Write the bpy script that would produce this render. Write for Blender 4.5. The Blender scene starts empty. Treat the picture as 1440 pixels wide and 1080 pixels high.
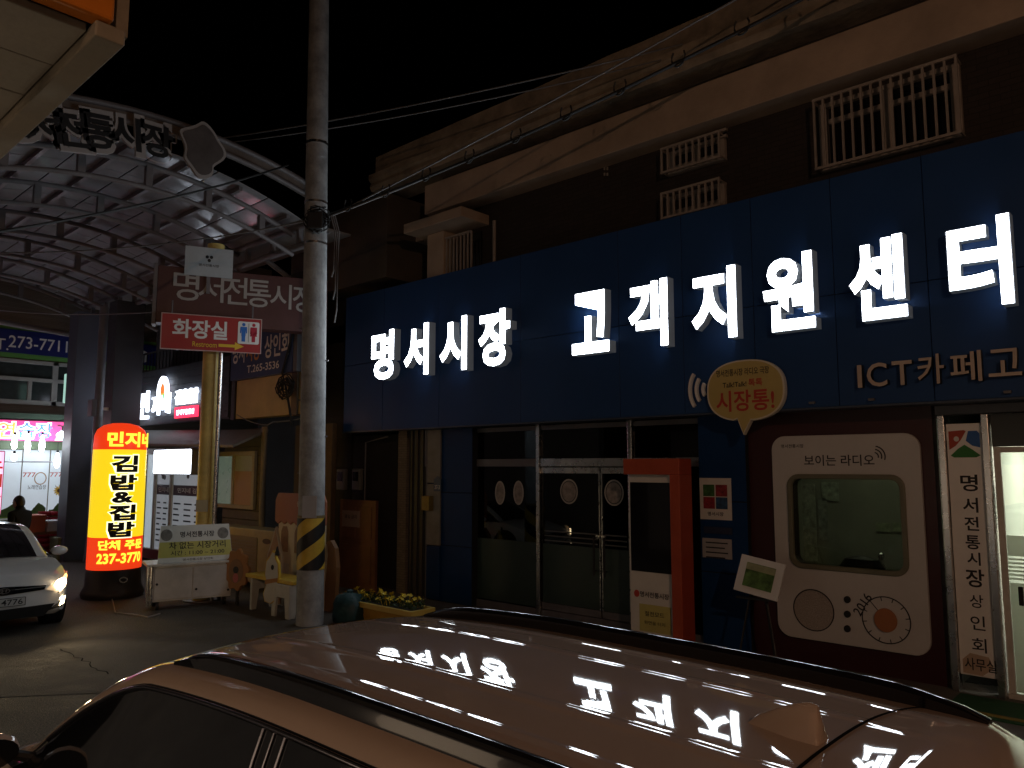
import bpy, bmesh, math, random
from mathutils import Vector, Matrix
random.seed(7)
sc = bpy.context.scene
C = sc.collection
R = math.radians

# ------------------------------------------------------------------ camera, sky, exposure
PITCH = math.atan(116/1080.0); TH = R(47.6); CAM_H = 2.3
HX, HY = -math.cos(TH), math.sin(TH)
cam_d = bpy.data.cameras.new('camera'); cam = bpy.data.objects.new('camera', cam_d); C.objects.link(cam)
cam_d.sensor_width = 36; cam_d.lens = 27.0; cam_d.clip_start = 0.05; cam_d.clip_end = 500
cam.location = (0, 0, CAM_H)
cam.rotation_euler = (math.pi/2 + PITCH, 0, math.atan2(HY, HX) - math.pi/2)
sc.camera = cam
w = bpy.data.worlds.new('World'); sc.world = w; w.use_nodes = True
wn = w.node_tree; bg = wn.nodes['Background']
sky = wn.nodes.new('ShaderNodeTexSky'); sky.sky_type = 'NISHITA'; sky.sun_disc = False
sky.sun_elevation = R(-6); sky.sun_rotation = R(200)
wn.links.new(sky.outputs[0], bg.inputs[0]); bg.inputs[1].default_value = 0.05
sc.view_settings.view_transform = 'Standard'; sc.view_settings.look = 'None'
sc.view_settings.exposure = 0.0; sc.view_settings.gamma = 1
sc.cycles.use_denoising = True
sc.cycles.max_bounces = 8
sc.cycles.sample_clamp_indirect = 6

# ------------------------------------------------------------------ rays of the measured camera (to read real positions)
def ray(u, v):
    a = (u-720)/1080.0; b = (540-v)/1080.0
    hf = math.cos(PITCH) - b*math.sin(PITCH)
    return Vector((HX*hf + HY*a, HY*hf - HX*a, math.sin(PITCH) + b*math.cos(PITCH)))
O = Vector((0, 0, CAM_H))
def pY(u, v, y): d = ray(u, v); return O + d*(y/d.y)
def pX(u, v, x): d = ray(u, v); return O + d*(x/d.x)
def pZ(u, v, z): d = ray(u, v); return O + d*((z-CAM_H)/d.z)
def pP(u, v, p0, n): d = ray(u, v); return O + d*((Vector(p0)-O).dot(n)/d.dot(n))

# ------------------------------------------------------------------ materials
MATS = {}
def mat(name, col, rough=.6, metal=0., var=.18, scale=5., bump=0., bscale=40., es=0., ecol=None, coat=0., spec=.5, trans=0.):
    if name in MATS: return MATS[name]
    m = bpy.data.materials.new(name); m.use_nodes = True; MATS[name] = m
    nt = m.node_tree; b = nt.nodes['Principled BSDF']
    b.inputs['Base Color'].default_value = (*col, 1); b.inputs['Roughness'].default_value = rough
    b.inputs['Metallic'].default_value = metal; b.inputs['Specular IOR Level'].default_value = spec
    b.inputs['Coat Weight'].default_value = coat; b.inputs['Coat Roughness'].default_value = .03
    b.inputs['Transmission Weight'].default_value = trans
    tc = nt.nodes.new('ShaderNodeTexCoord')
    if var > 0:
        n = nt.nodes.new('ShaderNodeTexNoise'); n.inputs['Scale'].default_value = scale; n.inputs['Detail'].default_value = 8
        n.inputs['Roughness'].default_value = .65
        nt.links.new(tc.outputs['Object'], n.inputs['Vector'])
        mr = nt.nodes.new('ShaderNodeMapRange'); mr.inputs[1].default_value = .3; mr.inputs[2].default_value = .7
        mr.inputs[3].default_value = 1-var; mr.inputs[4].default_value = 1+var*.6
        nt.links.new(n.outputs['Fac'], mr.inputs[0])
        mx = nt.nodes.new('ShaderNodeMix'); mx.data_type = 'RGBA'; mx.blend_type = 'MULTIPLY'; mx.inputs[0].default_value = 1
        mx.inputs[6].default_value = (*col, 1); nt.links.new(mr.outputs[0], mx.inputs[7])
        nt.links.new(mx.outputs[2], b.inputs['Base Color'])
        mr2 = nt.nodes.new('ShaderNodeMapRange'); mr2.inputs[1].default_value = .3; mr2.inputs[2].default_value = .7
        mr2.inputs[3].default_value = max(0.02, rough*.8); mr2.inputs[4].default_value = min(1, rough*1.2)
        nt.links.new(n.outputs['Fac'], mr2.inputs[0]); nt.links.new(mr2.outputs[0], b.inputs['Roughness'])
    if bump > 0:
        n2 = nt.nodes.new('ShaderNodeTexNoise'); n2.inputs['Scale'].default_value = bscale; n2.inputs['Detail'].default_value = 6
        nt.links.new(tc.outputs['Object'], n2.inputs['Vector'])
        bp = nt.nodes.new('ShaderNodeBump'); bp.inputs['Strength'].default_value = bump; bp.inputs['Distance'].default_value = .02
        nt.links.new(n2.outputs['Fac'], bp.inputs['Height']); nt.links.new(bp.outputs[0], b.inputs['Normal'])
    if es > 0:
        b.inputs['Emission Color'].default_value = (*(ecol or col), 1); b.inputs['Emission Strength'].default_value = es
    return m
def glass(name, tint, ior=1.5, rough=0.0):
    if name in MATS: return MATS[name]
    m = bpy.data.materials.new(name); m.use_nodes = True; MATS[name] = m
    nt = m.node_tree; nt.nodes.clear()
    o = nt.nodes.new('ShaderNodeOutputMaterial'); mx = nt.nodes.new('ShaderNodeMixShader')
    t = nt.nodes.new('ShaderNodeBsdfTransparent'); g = nt.nodes.new('ShaderNodeBsdfGlossy'); f = nt.nodes.new('ShaderNodeFresnel')
    t.inputs[0].default_value = (*tint, 1); g.inputs['Roughness'].default_value = rough; f.inputs['IOR'].default_value = ior
    nt.links.new(f.outputs[0], mx.inputs[0]); nt.links.new(t.outputs[0], mx.inputs[1]); nt.links.new(g.outputs[0], mx.inputs[2])
    nt.links.new(mx.outputs[0], o.inputs[0]); return m
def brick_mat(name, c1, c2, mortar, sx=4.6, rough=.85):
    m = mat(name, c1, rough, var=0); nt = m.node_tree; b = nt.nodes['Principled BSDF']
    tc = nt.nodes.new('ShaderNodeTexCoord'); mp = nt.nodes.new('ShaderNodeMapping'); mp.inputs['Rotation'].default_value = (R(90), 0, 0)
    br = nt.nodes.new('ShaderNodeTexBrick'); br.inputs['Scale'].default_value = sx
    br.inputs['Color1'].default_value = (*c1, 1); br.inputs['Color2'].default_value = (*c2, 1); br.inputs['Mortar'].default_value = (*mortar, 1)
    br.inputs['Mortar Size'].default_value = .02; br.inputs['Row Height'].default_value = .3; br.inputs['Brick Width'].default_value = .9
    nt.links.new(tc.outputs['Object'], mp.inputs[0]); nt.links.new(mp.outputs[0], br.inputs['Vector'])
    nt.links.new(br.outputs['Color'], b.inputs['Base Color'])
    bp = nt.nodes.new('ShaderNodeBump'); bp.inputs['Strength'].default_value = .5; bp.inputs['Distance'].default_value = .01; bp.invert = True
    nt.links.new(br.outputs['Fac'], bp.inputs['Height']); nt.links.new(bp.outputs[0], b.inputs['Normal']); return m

M_blue = mat('navy_panel', (.016, .06, .19), .5, var=.12, scale=1.2, spec=.3)
M_blue2 = mat('navy_pillar', (.005, .04, .14), .45, var=.15, scale=2, spec=.2)
M_seam = mat('joint', (.01, .012, .016), .8, var=0)
M_lit = mat('lit_white_acrylic', (.9, .93, .95), .4, var=0, es=17, ecol=(.86, .94, 1))
M_ret = mat('letter_return', (.2, .21, .23), .5, var=0, es=.03, ecol=(.8, .9, 1))
M_conc = mat('concrete', (.33, .31, .28), .85, var=.35, scale=3, bump=.3, bscale=30)
M_pole = mat('pole_concrete', (.33, .345, .355), .8, var=.45, scale=4, bump=.35, bscale=25)
M_cream = mat('cream_render', (.42, .33, .26), .85, var=.25, scale=1.5, bump=.15)
M_eave = mat('eave_concrete', (.30, .25, .19), .9, var=.5, scale=2.5, bump=.6, bscale=12)
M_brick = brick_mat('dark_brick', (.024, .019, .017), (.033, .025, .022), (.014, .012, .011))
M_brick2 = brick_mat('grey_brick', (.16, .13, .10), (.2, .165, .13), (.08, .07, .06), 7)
M_black = mat('black', (.012, .012, .013), .55, var=.1)
M_blackgloss = mat('black_gloss', (.008, .008, .01), .12, var=0, coat=.6)
M_chrome = mat('brushed_steel', (.6, .6, .6), .28, metal=1, var=.1)
M_white = mat('white_panel', (.72, .71, .68), .45, var=.1, scale=2)
M_whitem = mat('white_metal', (.62, .61, .58), .45, var=.25, scale=3)
M_grille = mat('window_grille', (.32, .29, .27), .6, var=.2)
M_maroon = mat('maroon_panel', (.045, .008, .010), .4, var=.1)
M_red = mat('red_frame', (.45, .075, .03), .4, var=.12)
M_glass = glass('tinted_glass', (.35, .42, .4))
M_glassd = glass('dark_glass', (.10, .13, .13))
M_clear = glass('clear_glass', (.85, .9, .88))
M_asph = mat('asphalt', (.085, .077, .068), .8, var=.5, scale=1.1, bump=.7, bscale=90)
M_ink = mat('black_ink', (.012, .012, .014), .6, var=0)
M_wtext = mat('white_letter', (.78, .78, .76), .5, var=0)
M_beige_l = mat('beige_letter', (.55, .46, .39), .5, var=.05)
M_yel = mat('yellow_paint', (.62, .42, .05), .5, var=.25, scale=4)
M_ylw_post = mat('yellow_post', (.68, .54, .18), .45, var=.3, scale=3)
M_steel = mat('grey_steel', (.16, .16, .175), .5, metal=.2, var=.25, scale=3)
M_arch = mat('arcade_steel', (.15, .14, .145), .5, var=.25, scale=2)
M_wood = mat('brown_wood', (.20, .085, .04), .6, var=.35, scale=3, bump=.2)
M_cable = mat('cable', (.012, .012, .012), .6, var=0)
M_gcable = mat('grey_cable', (.15, .15, .155), .6, var=0)
M_sidg = mat('dark_siding', (.035, .04, .05), .6, var=.2)
M_dark = mat('dark_wall', (.03, .026, .022), .9, var=.4, scale=2, bump=.3)

# ------------------------------------------------------------------ mesh builder
def glyph(s, bold=0., ext=0., res=3):
    cu = bpy.data.curves.new('t', 'FONT'); cu.body = s; cu.offset = bold; cu.extrude = ext; cu.resolution_u = res
    ob = bpy.data.objects.new('t', cu); C.objects.link(ob)
    bpy.context.view_layer.update()
    me = bpy.data.meshes.new_from_object(ob.evaluated_get(bpy.context.evaluated_depsgraph_get()))
    vs = [v.co.copy() for v in me.vertices]; fs = [tuple(p.vertices) for p in me.polygons]
    bpy.data.objects.remove(ob); bpy.data.curves.remove(cu); bpy.data.meshes.remove(me)
    return vs, fs
Z = Vector((0, 0, 1))
class MB:
    def __init__(s): s.v = []; s.f = []
    def add(s, vs, fs):
        k = len(s.v); s.v += [Vector(q) for q in vs]; s.f += [tuple(i+k for i in f) for f in fs]; return s
    def box(s, x0, x1, y0, y1, z0, z1):
        vs = [(x, y, z) for z in (z0, z1) for y in (y0, y1) for x in (x0, x1)]
        return s.add(vs, [(0, 2, 3, 1), (4, 5, 7, 6), (0, 1, 5, 4), (2, 6, 7, 3), (0, 4, 6, 2), (1, 3, 7, 5)])
    def fbox(s, o, ux, a0, a1, b0, b1, d0, d1):
        """box in a vertical frame: o origin, ux along, Z up, n out (d0..d1 along n)"""
        o = Vector(o); ux = Vector(ux); n = ux.cross(Z)
        vs = [o + ux*a + Z*b + n*d for b in (b0, b1) for d in (d0, d1) for a in (a0, a1)]
        return s.add(vs, [(0, 2, 3, 1), (4, 5, 7, 6), (0, 1, 5, 4), (2, 6, 7, 3), (0, 4, 6, 2), (1, 3, 7, 5)])
    def cyl(s, p0, p1, r0, r1=None, n=16, cap=True):
        r1 = r0 if r1 is None else r1; p0 = Vector(p0); p1 = Vector(p1); d = (p1-p0).normalized()
        a = d.orthogonal().normalized(); b = d.cross(a); vs = []
        for p, r in ((p0, r0), (p1, r1)):
            for i in range(n): t = 2*math.pi*i/n; vs.append(p + a*math.cos(t)*r + b*math.sin(t)*r)
        fs = [(i, (i+1) % n, n+(i+1) % n, n+i) for i in range(n)]
        if cap: fs += [tuple(range(n-1, -1, -1)), tuple(range(n, 2*n))]
        return s.add(vs, fs)
    def lathe(s, prof, c=(0, 0, 0), n=24, sx=1, sy=1):
        c = Vector(c); vs = [];
        for r, z in prof:
            for i in range(n): t = 2*math.pi*i/n; vs.append(c + Vector((r*sx*math.cos(t), r*sy*math.sin(t), z)))
        fs = []
        for k in range(len(prof)-1):
            for i in range(n): fs.append((k*n+i, k*n+(i+1) % n, (k+1)*n+(i+1) % n, (k+1)*n+i))
        fs += [tuple(range(n-1, -1, -1)), tuple(range((len(prof)-1)*n, len(prof)*n))]
        return s.add(vs, fs)
    def tube(s, pts, r, n=6):
        pts = [Vector(p) for p in pts]; vs = []; fs = []
        for k, p in enumerate(pts):
            d = (pts[min(k+1, len(pts)-1)] - pts[max(k-1, 0)]).normalized()
            a = d.cross(Z); a = a.normalized() if a.length > 1e-4 else Vector((1, 0, 0)); b = d.cross(a)
            for i in range(n): t = 2*math.pi*i/n; vs.append(p + a*math.cos(t)*r + b*math.sin(t)*r)
        for k in range(len(pts)-1):
            for i in range(n): fs.append((k*n+i, k*n+(i+1) % n, (k+1)*n+(i+1) % n, (k+1)*n+i))
        fs += [tuple(range(n-1, -1, -1)), tuple(range((len(pts)-1)*n, len(pts)*n))]
        return s.add(vs, fs)
    def poly(s, pts2, o, ux, d0, d1, uy=Z):
        """extruded outline pts2 [(a,b)] in frame"""
        o = Vector(o); ux = Vector(ux); n = ux.cross(uy); k = len(pts2)
        vs = [o + ux*a + uy*b + n*d0 for a, b in pts2] + [o + ux*a + uy*b + n*d1 for a, b in pts2]
        fs = [tuple(range(k-1, -1, -1)), tuple(range(k, 2*k))] + [(i, (i+1) % k, k+(i+1) % k, k+i) for i in range(k)]
        return s.add(vs, fs)
    def text(s, t, o, ux, w=None, h=None, bold=0., d=0.004, ext=0., uy=Z, ax=.5, ay=.5, res=3, fn=None):
        """lettering fitted to w x h, anchored ax,ay at o; d = distance proud along normal"""
        vs, fs = glyph(t, bold, .1 if ext else 0, res)
        if not vs: return s
        x0 = min(v.x for v in vs); x1 = max(v.x for v in vs); y0 = min(v.y for v in vs); y1 = max(v.y for v in vs)
        sx = w/(x1-x0) if w else None; sy = h/(y1-y0) if h else None
        sx = sx or sy; sy = sy or sx
        o = Vector(o); ux = Vector(ux); n = ux.cross(uy); W = (x1-x0)*sx; Hh = (y1-y0)*sy; out = []
        for v in vs:
            a = (v.x-x0)*sx - ax*W; b = (v.y-y0)*sy - ay*Hh; e = (v.z/.1+1)/2*ext if ext else 0
            out.append(fn(a, b) if fn else o + ux*a + uy*b + n*(d+e))
        return s.add(out, fs)
    def mesh(s, name, smooth=None):
        me = bpy.data.meshes.new(name); me.from_pydata([tuple(v) for v in s.v], [], s.f); me.update()
        if smooth is not None:
            me.polygons.foreach_set('use_smooth', [True]*len(me.polygons)); me.set_sharp_from_angle(angle=R(smooth))
        return me
def setp(o, label=None, cat=None, group=None, kind=None):
    for k, v in (('label', label), ('category', cat), ('group', group), ('kind', kind)):
        if v: o[k] = v
    return o
def build(mb, name, m, parent=None, world=True, smooth=None, bevel=0, fixn=True, seg=2):
    """mb in world coordinates when world, else in the parent's own"""
    me = mb.mesh(name, smooth)
    if fixn:
        bm = bmesh.new(); bm.from_mesh(me); bmesh.ops.recalc_face_normals(bm, faces=bm.faces); bm.to_mesh(me); bm.free()
    me.materials.append(m)
    o = bpy.data.objects.new(name, me); C.objects.link(o)
    if parent:
        o.parent = parent
        if world:
            q = Matrix.Identity(4); p = parent
            while p: q = p.matrix_basis @ q; p = p.parent
            me.transform(q.inverted())
    else:
        # origin at the base
        c = sum((v.co for v in me.vertices), Vector())/max(1, len(me.vertices)); c.z = min(v.co.z for v in me.vertices)
        me.transform(Matrix.Translation(-c)); o.location = c
    if bevel:
        b = o.modifiers.new('bevel', 'BEVEL'); b.width = bevel; b.segments = seg; b.limit_method = 'ANGLE'; b.angle_limit = R(35)
    return o
def thing(name, label, cat, loc=(0, 0, 0), rz=0, group=None, kind=None):
    o = bpy.data.objects.new(name, None); C.objects.link(o); o.location = loc; o.rotation_euler = (0, 0, rz); o.empty_display_size = .2
    o.matrix_basis = Matrix.Translation(Vector(loc)) @ Matrix.Rotation(rz, 4, 'Z')
    return setp(o, label, cat, group, kind)
def copy_tree(o, loc, rz=None, parent=None, label=None):
    c = o.copy(); C.objects.link(c)
    if parent: c.parent = parent
    else:
        c.location = loc
        if rz is not None: c.rotation_euler = (0, 0, rz)
        if label: c['label'] = label
    for ch in list(o.children): copy_tree(ch, None, None, c)
    return c
def bx(*a): return MB().box(*a)
UX = Vector((1, 0, 0)); UYv = Vector((0, 1, 0))
def rrect(w, h, r, n=6, cx=0, cy=0):
    p = []
    for (sx, sy, a0) in ((1, 1, 0), (-1, 1, 90), (-1, -1, 180), (1, -1, 270)):
        for i in range(n+1):
            t = R(a0 + 90*i/n); p.append((cx + sx*(w/2-r) + r*math.cos(t), cy + sy*(h/2-r) + r*math.sin(t)))
    return p
def ell(rx, ry, n=32, cx=0, cy=0): return [(cx+rx*math.cos(2*math.pi*i/n), cy+ry*math.sin(2*math.pi*i/n)) for i in range(n)]

# ------------------------------------------------------------------ ground
def ground_mat():
    m = M_asph; nt = m.node_tree; b = nt.nodes['Principled BSDF']
    src = b.inputs['Base Color'].links[0].from_socket
    tc = nt.nodes.new('ShaderNodeTexCoord'); n = nt.nodes.new('ShaderNodeTexNoise'); n.inputs['Scale'].default_value = 55; n.inputs['Detail'].default_value = 3
    nt.links.new(tc.outputs['Object'], n.inputs['Vector'])
    cr = nt.nodes.new('ShaderNodeValToRGB'); cr.color_ramp.elements[0].position = .42; cr.color_ramp.elements[0].color = (.6, .6, .6, 1)
    cr.color_ramp.elements[1].position = .68; cr.color_ramp.elements[1].color = (1.9, 1.8, 1.6, 1)
    nt.links.new(n.outputs['Fac'], cr.inputs[0])
    mx = nt.nodes.new('ShaderNodeMix'); mx.data_type = 'RGBA'; mx.blend_type = 'MULTIPLY'; mx.inputs[0].default_value = 1
    nt.links.new(src, mx.inputs[6]); nt.links.new(cr.outputs[0], mx.inputs[7]); nt.links.new(mx.outputs[2], b.inputs['Base Color'])
ground_mat()
g = MB(); g.add([(-120, -80, 0), (80, -80, 0), (80, 80, 0), (-120, 80, 0)], [(0, 1, 2, 3)])
setp(build(g, 'ground', M_asph), kind='structure')
# paved strip along the shop fronts, a real low step
s = bx(-13.2, 2, 7.75, 9.4, 0, .05)
setp(build(s, 'pavement', mat('pavement_concrete', (.16, .15, .135), .85, var=.35, scale=2, bump=.4), bevel=.015), kind='structure')
# asphalt repair patch and crack
pm = MB(); pm.poly([(-10.6, 2.2), (-9.2, 2.4), (-8.4, 3.4), (-9.3, 4.9), (-11.4, 4.7), (-11.6, 3.2)], (0, 0, 0), UX, -.004, -.0035, uy=UYv)
pm.v = [Vector((v.x, v.y, abs(v.z))) for v in pm.v]
setp(build(pm, 'asphalt_patch', mat('patched_asphalt', (.085, .075, .065), .85, var=.5, scale=3, bump=.8, bscale=70)), kind='structure')
ck = MB(); a = pZ(88, 912, .006); b_ = pZ(152, 948, .006); pts = []
for i in range(15):
    t = i/14; q = a.lerp(b_, t); pts.append(q + Vector((random.uniform(-.02, .02), random.uniform(-.04, .04), 0)))
for i in range(14):
    d = (pts[i+1]-pts[i]).normalized().cross(Z)*random.uniform(.003, .009); ck.add([pts[i]-d, pts[i+1]-d, pts[i+1]+d, pts[i]+d], [(0, 1, 2, 3)])
setp(build(ck, 'ground_crack', mat('crack', (.012, .011, .01), 1, var=0, spec=0)), kind='structure')
cr2 = MB(); pts = [pZ(u, v, .006) for u, v in ((560, 905), (470, 885), (400, 872), (330, 868), (262, 872))]
cr2.tube(pts, .012, 4)

# ------------------------------------------------------------------ main building
FY = 8.55      # fascia front
WY = 9.1       # ground-floor front
BX0, BX1 = -9.85, 2.0
bld = thing('building', 'two storey brick building with navy sign fascia, cream band and tiled eave', 'building', (-5, WY, 0))
# upper storey wall
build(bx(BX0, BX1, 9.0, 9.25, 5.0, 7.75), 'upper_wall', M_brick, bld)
build(bx(BX0, BX0+.2, 9.25, 15, 2.9, 7.75), 'side_wall', M_dark, bld)
build(bx(BX0, BX1, 14.8, 15, 0, 7.75), 'rear_wall', M_dark, bld)
build(bx(BX0-.1, BX1, 8.62, 9.0, 6.69, 7.21), 'band', M_cream, bld, bevel=.01)
build(bx(BX0, BX1, 8.95, 9.2, 7.21, 7.45), 'eave_recess', M_dark, bld)
# eave: concrete gutter with mouldings, profile swept along X
ev = MB(); prof = [(9.2, 7.42), (8.52, 7.42), (8.47, 7.5), (8.50, 7.58), (8.45, 7.62), (8.45, 7.72), (8.52, 7.76), (8.60, 7.80), (8.60, 8.12), (8.72, 8.14), (9.3, 8.2), (9.3, 7.5)]
xs = [-11.35 + i*.45 for i in range(31)]
for i, x in enumerate(xs):
    for (y, z) in prof: ev.v.append(Vector((x, y + random.uniform(-.006, .006), z + random.uniform(-.006, .006))))
k = len(prof)
for i in range(len(xs)-1):
    for j in range(k): ev.f.append((i*k+j, i*k+(j+1) % k, (i+1)*k+(j+1) % k, (i+1)*k+j))
ev.f += [tuple(range(k)), tuple((len(xs)-1)*k+j for j in range(k))[::-1]]
build(ev, 'eave', M_eave, bld)
rf = bx(-11.3, BX1, 9.3, 15, 8.0, 8.12); build(rf, 'roof', M_dark, bld)
# vent holes in the brick
vm = MB()
for i in range(3):
    for j in range(2):
        c = pY(850 + j*4, 229 + i*8, 8.99); vm = MB(); vm.box(c.x-.012, c.x+.012, 8.985, 9.0, c.z-.02, c.z+.02); build(vm, 'vent_hole', M_conc, bld)
def grille_window(u0, u1, vt0, vb0, vt1, vb1, nb, mid=True, y=8.99):
    a = pY(u0, vt0, y); b = pY(u0, vb0, y); c = pY(u1, vt1, y); x0, x1 = a.x, c.x; z1 = (a.z+c.z)/2; z0 = min(b.z, pY(u1, vb1, y).z)
    wf = MB(); t = .06
    wf.box(x0, x1, y-.06, y+.06, z1-t, z1); wf.box(x0, x1, y-.06, y+.06, z0, z0+t)
    wf.box(x0, x0+t*1.6, y-.06, y+.06, z0+t, z1-t); wf.box(x1-t*1.6, x1, y-.06, y+.06, z0+t, z1-t)
    if mid: xm = (x0+x1)/2; wf.box(xm-.05, xm+.05, y-.05, y+.05, z0+t, z1-t)
    wf.box(x0+t, x1-t, y-.04, y+.04, z1-.26, z1-.2)
    wo = build(wf, 'window', M_grille, bld, bevel=.006)
    build(bx(x0+.05, x1-.05, y+.0, y+.012, z0+.05, z1-.05), 'pane', M_blackgloss, wo)
    gb = MB(); yy = y-.2
    for i in range(nb+1): xx = x0 + (x1-x0)*i/nb; gb.box(xx-.012, xx+.012, yy-.012, yy+.012, z0, z1)
    gb.box(x0-.015, x1+.015, yy-.014, yy+.014, z0-.02, z0+.012); gb.box(x0-.015, x1+.015, yy-.014, yy+.014, z1-.012, z1+.02)
    for xx in (x0, x1): gb.box(xx-.01, xx+.01, yy, y, z0, z0+.02); gb.box(xx-.01, xx+.01, yy, y, z1-.02, z1)
    build(gb, 'grille', M_grille, wo)
    return x0, x1, z0, z1
grille_window(1153, 1350, 150, 245, 90, 195, 14)
grille_window(941, 1021, 216, 247, 193, 226, 9)
grille_window(941, 1021, 278, 312, 258, 292, 9)
lv = MB()
for i in range(3):
    a = pY(947, 196 - 0 + i*9, 8.9); b = pY(1021, 170 + i*9, 8.9); lv.add([a, b, b - Z*.035, a - Z*.035], [(0, 1, 2, 3)])
lv2 = MB()
for i in range(0, 12, 4):
    q = [v + Vector((0, dy, 0)) for dy in (0, .05) for v in lv.v[i:i+4]]
    lv2.add(q, [(0, 1, 2, 3), (7, 6, 5, 4), (0, 4, 5, 1), (1, 5, 6, 2), (2, 6, 7, 3), (3, 7, 4, 0)])
build(lv2, 'louvre', M_grille, bld)
# left-end window with slab canopy
wx0 = pY(608, 350, 8.8).x; wx1 = pY(667, 350, 8.8).x
build(bx(wx0, wx0+.42, 8.68, 9.0, 5.0, 6.33), 'window_pier', M_cream, bld, bevel=.01)
build(bx(wx0-.25, wx1+.15, 8.35, 9.0, 6.33, 6.5), 'canopy_slab', M_cream, bld, bevel=.01)
gb = MB()
for i in range(8): xx = wx0+.45 + i*(wx1-wx0-.45)/7; gb.box(xx-.013, xx+.013, 8.72, 8.745, 5.1, 6.2)
gb.box(wx0+.42, wx1, 8.71, 8.75, 6.18, 6.21)
wo = build(gb, 'grille', M_grille, bld); build(bx(wx0+.42, wx1, 8.96, 8.99, 5.1, 6.25), 'pane', M_blackgloss, wo)
pipe = MB(); a = pY(694, 310, 8.9); pipe.cyl((a.x, 8.92, 5.3), (a.x, 8.92, a.z), .03, n=10); build(pipe, 'vent_pipe', M_grille, bld, smooth=40)
# left annex behind the pole (neighbour's upper slabs)
an = thing('annex_building', 'dark concrete annex block with slabs between arcade and brick building', 'building', (-12.5, 10, 0))
a = pY(490, 265, 8.6); b = pY(545, 265, 8.6)
build(bx(-14.2, b.x, 8.6, 11, 5.75, 7.35), 'wall', mat('annex_render', (.085, .07, .057), .9, var=.3, scale=1.5), an, bevel=.01)
build(bx(-14.2, BX0-.12, 9.4, 11, 5.2, 5.55), 'slab', mat('annex_slab', (.055, .048, .04), .9, var=.3), an)
build(bx(b.x, BX0-.12, 9.3, 10.5, 6.55, 6.68), 'ledge', M_cream, an)
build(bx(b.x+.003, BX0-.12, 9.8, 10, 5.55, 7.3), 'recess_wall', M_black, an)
build(bx(-14.2, -12.9, 9.2, 12, 0, 5.2), 'lower_wall', M_dark, an)

# ------------------------------------------------------------------ navy fascia with panels
fas = thing('sign_fascia', 'long navy panelled fascia carrying the lit white lettering', 'fascia', (-5, FY+.2, 2.95))
FX0, FX1 = -12.12, 1.2
build(bx(FX0, FX1, FY+.03, 8.98, 2.96, 5.51), 'backing', M_seam, fas)
seams = [FX0, -10.95] + [pY(u, 450, FY).x for u in (618, 732, 870, 960, 1060, 1175, 1308)] + [-.75, .25, FX1]
for i in range(len(seams)-1):
    for (z0, z1) in ((2.95, 4.19), (4.19, 5.52)):
        build(bx(seams[i]+.004, seams[i+1]-.004, FY + random.uniform(0, .004), FY+.032, z0+.004, z1-.004), 'panel', M_blue, fas, bevel=.003, seg=1)
build(bx(FX0, FX1, FY-.012, FY+.3, 2.93, 2.951), 'bottom_trim', mat('trim_blue', (.05, .07, .11), .4, var=.1), fas)
# lit channel letters
LY = FY - .02
def channel(chars, boxes, label, group=None):
    t = thing('lit_sign_lettering', label, 'sign', ((boxes[0][0]), FY-.05, 3.8))
    for ch, (u0, v0, u1, v1) in zip(chars, boxes):
        a = pY(u0, v0, 8.38); b = pY(u1, v1, 8.38); 
        x0, x1 = a.x, b.x; z1, z0 = 4.70, 3.815
        if ch in '고': z0 = 3.83
        r = MB().text(ch, ((x0+x1)/2, FY, (z0+z1)/2), UX, x1-x0, z1-z0, bold=.033, d=.015, ext=.145)
        L = build(r, 'letter', M_ret, t)
        fc = MB().text(ch, ((x0+x1)/2, FY, (z0+z1)/2), UX, x1-x0-.02, z1-z0-.02, bold=.032, d=.164)
        build(fc, 'lit_face', M_lit, L)
channel('명서시장', [(522, 475, 553, 535), (568, 462, 602, 525), (618, 452, 656, 518), (672, 443, 717, 515)],
        'smaller glowing white four character lettering at the alley end of the navy fascia')
channel('고객지원센터', [(803, 420, 857, 495), (882, 402, 940, 483), (970, 385, 1037, 472), (1070, 365, 1148, 462), (1190, 340, 1278, 447), (1328, 312, 1428, 421)],
        'larger glowing white six character lettering on the navy fascia')
# unlit ICT lettering
ict = thing('unlit_sign_lettering', 'unlit beige raised lettering low on the navy fascia above the office sign', 'sign', (-2, FY, 3.1))
a = pY(1207, 530, FY-.06); x = a.x
for ch, wd in (('I', .045), ('C', .2), ('T', .19), ('카', .24), ('페', .27), ('고', .27), ('객', .25), ('지', .25), ('원', .25)):
    if ch == 'I': h0, h1 = 3.13, 3.37
    elif ch in 'CT': h0, h1 = 3.13, 3.38
    elif ch == '고': h0, h1 = 3.15, 3.41
    else: h0, h1 = 3.12, 3.42
    L = build(MB().text(ch, (x, FY, (h0+h1)/2), UX, wd, h1-h0, bold=.01, d=.012, ext=.075, ax=0), 'letter', M_black, ict)
    build(MB().text(ch, (x, FY, (h0+h1)/2), UX, wd, h1-h0, bold=.01, d=.089, ax=0), 'letter_face', M_beige_l, L)
    x += wd + (.05 if ch in 'ICT' else .055)
# small spot fittings under the fascia
for i, u in enumerate((1142, 1226, 1418)):
    a = pY(u, 568, FY-.03)
    o = build(MB().box(a.x-.03, a.x+.03, FY-.05, FY-.013, 2.99, 3.015), 'bracket', M_steel, fas)

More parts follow.
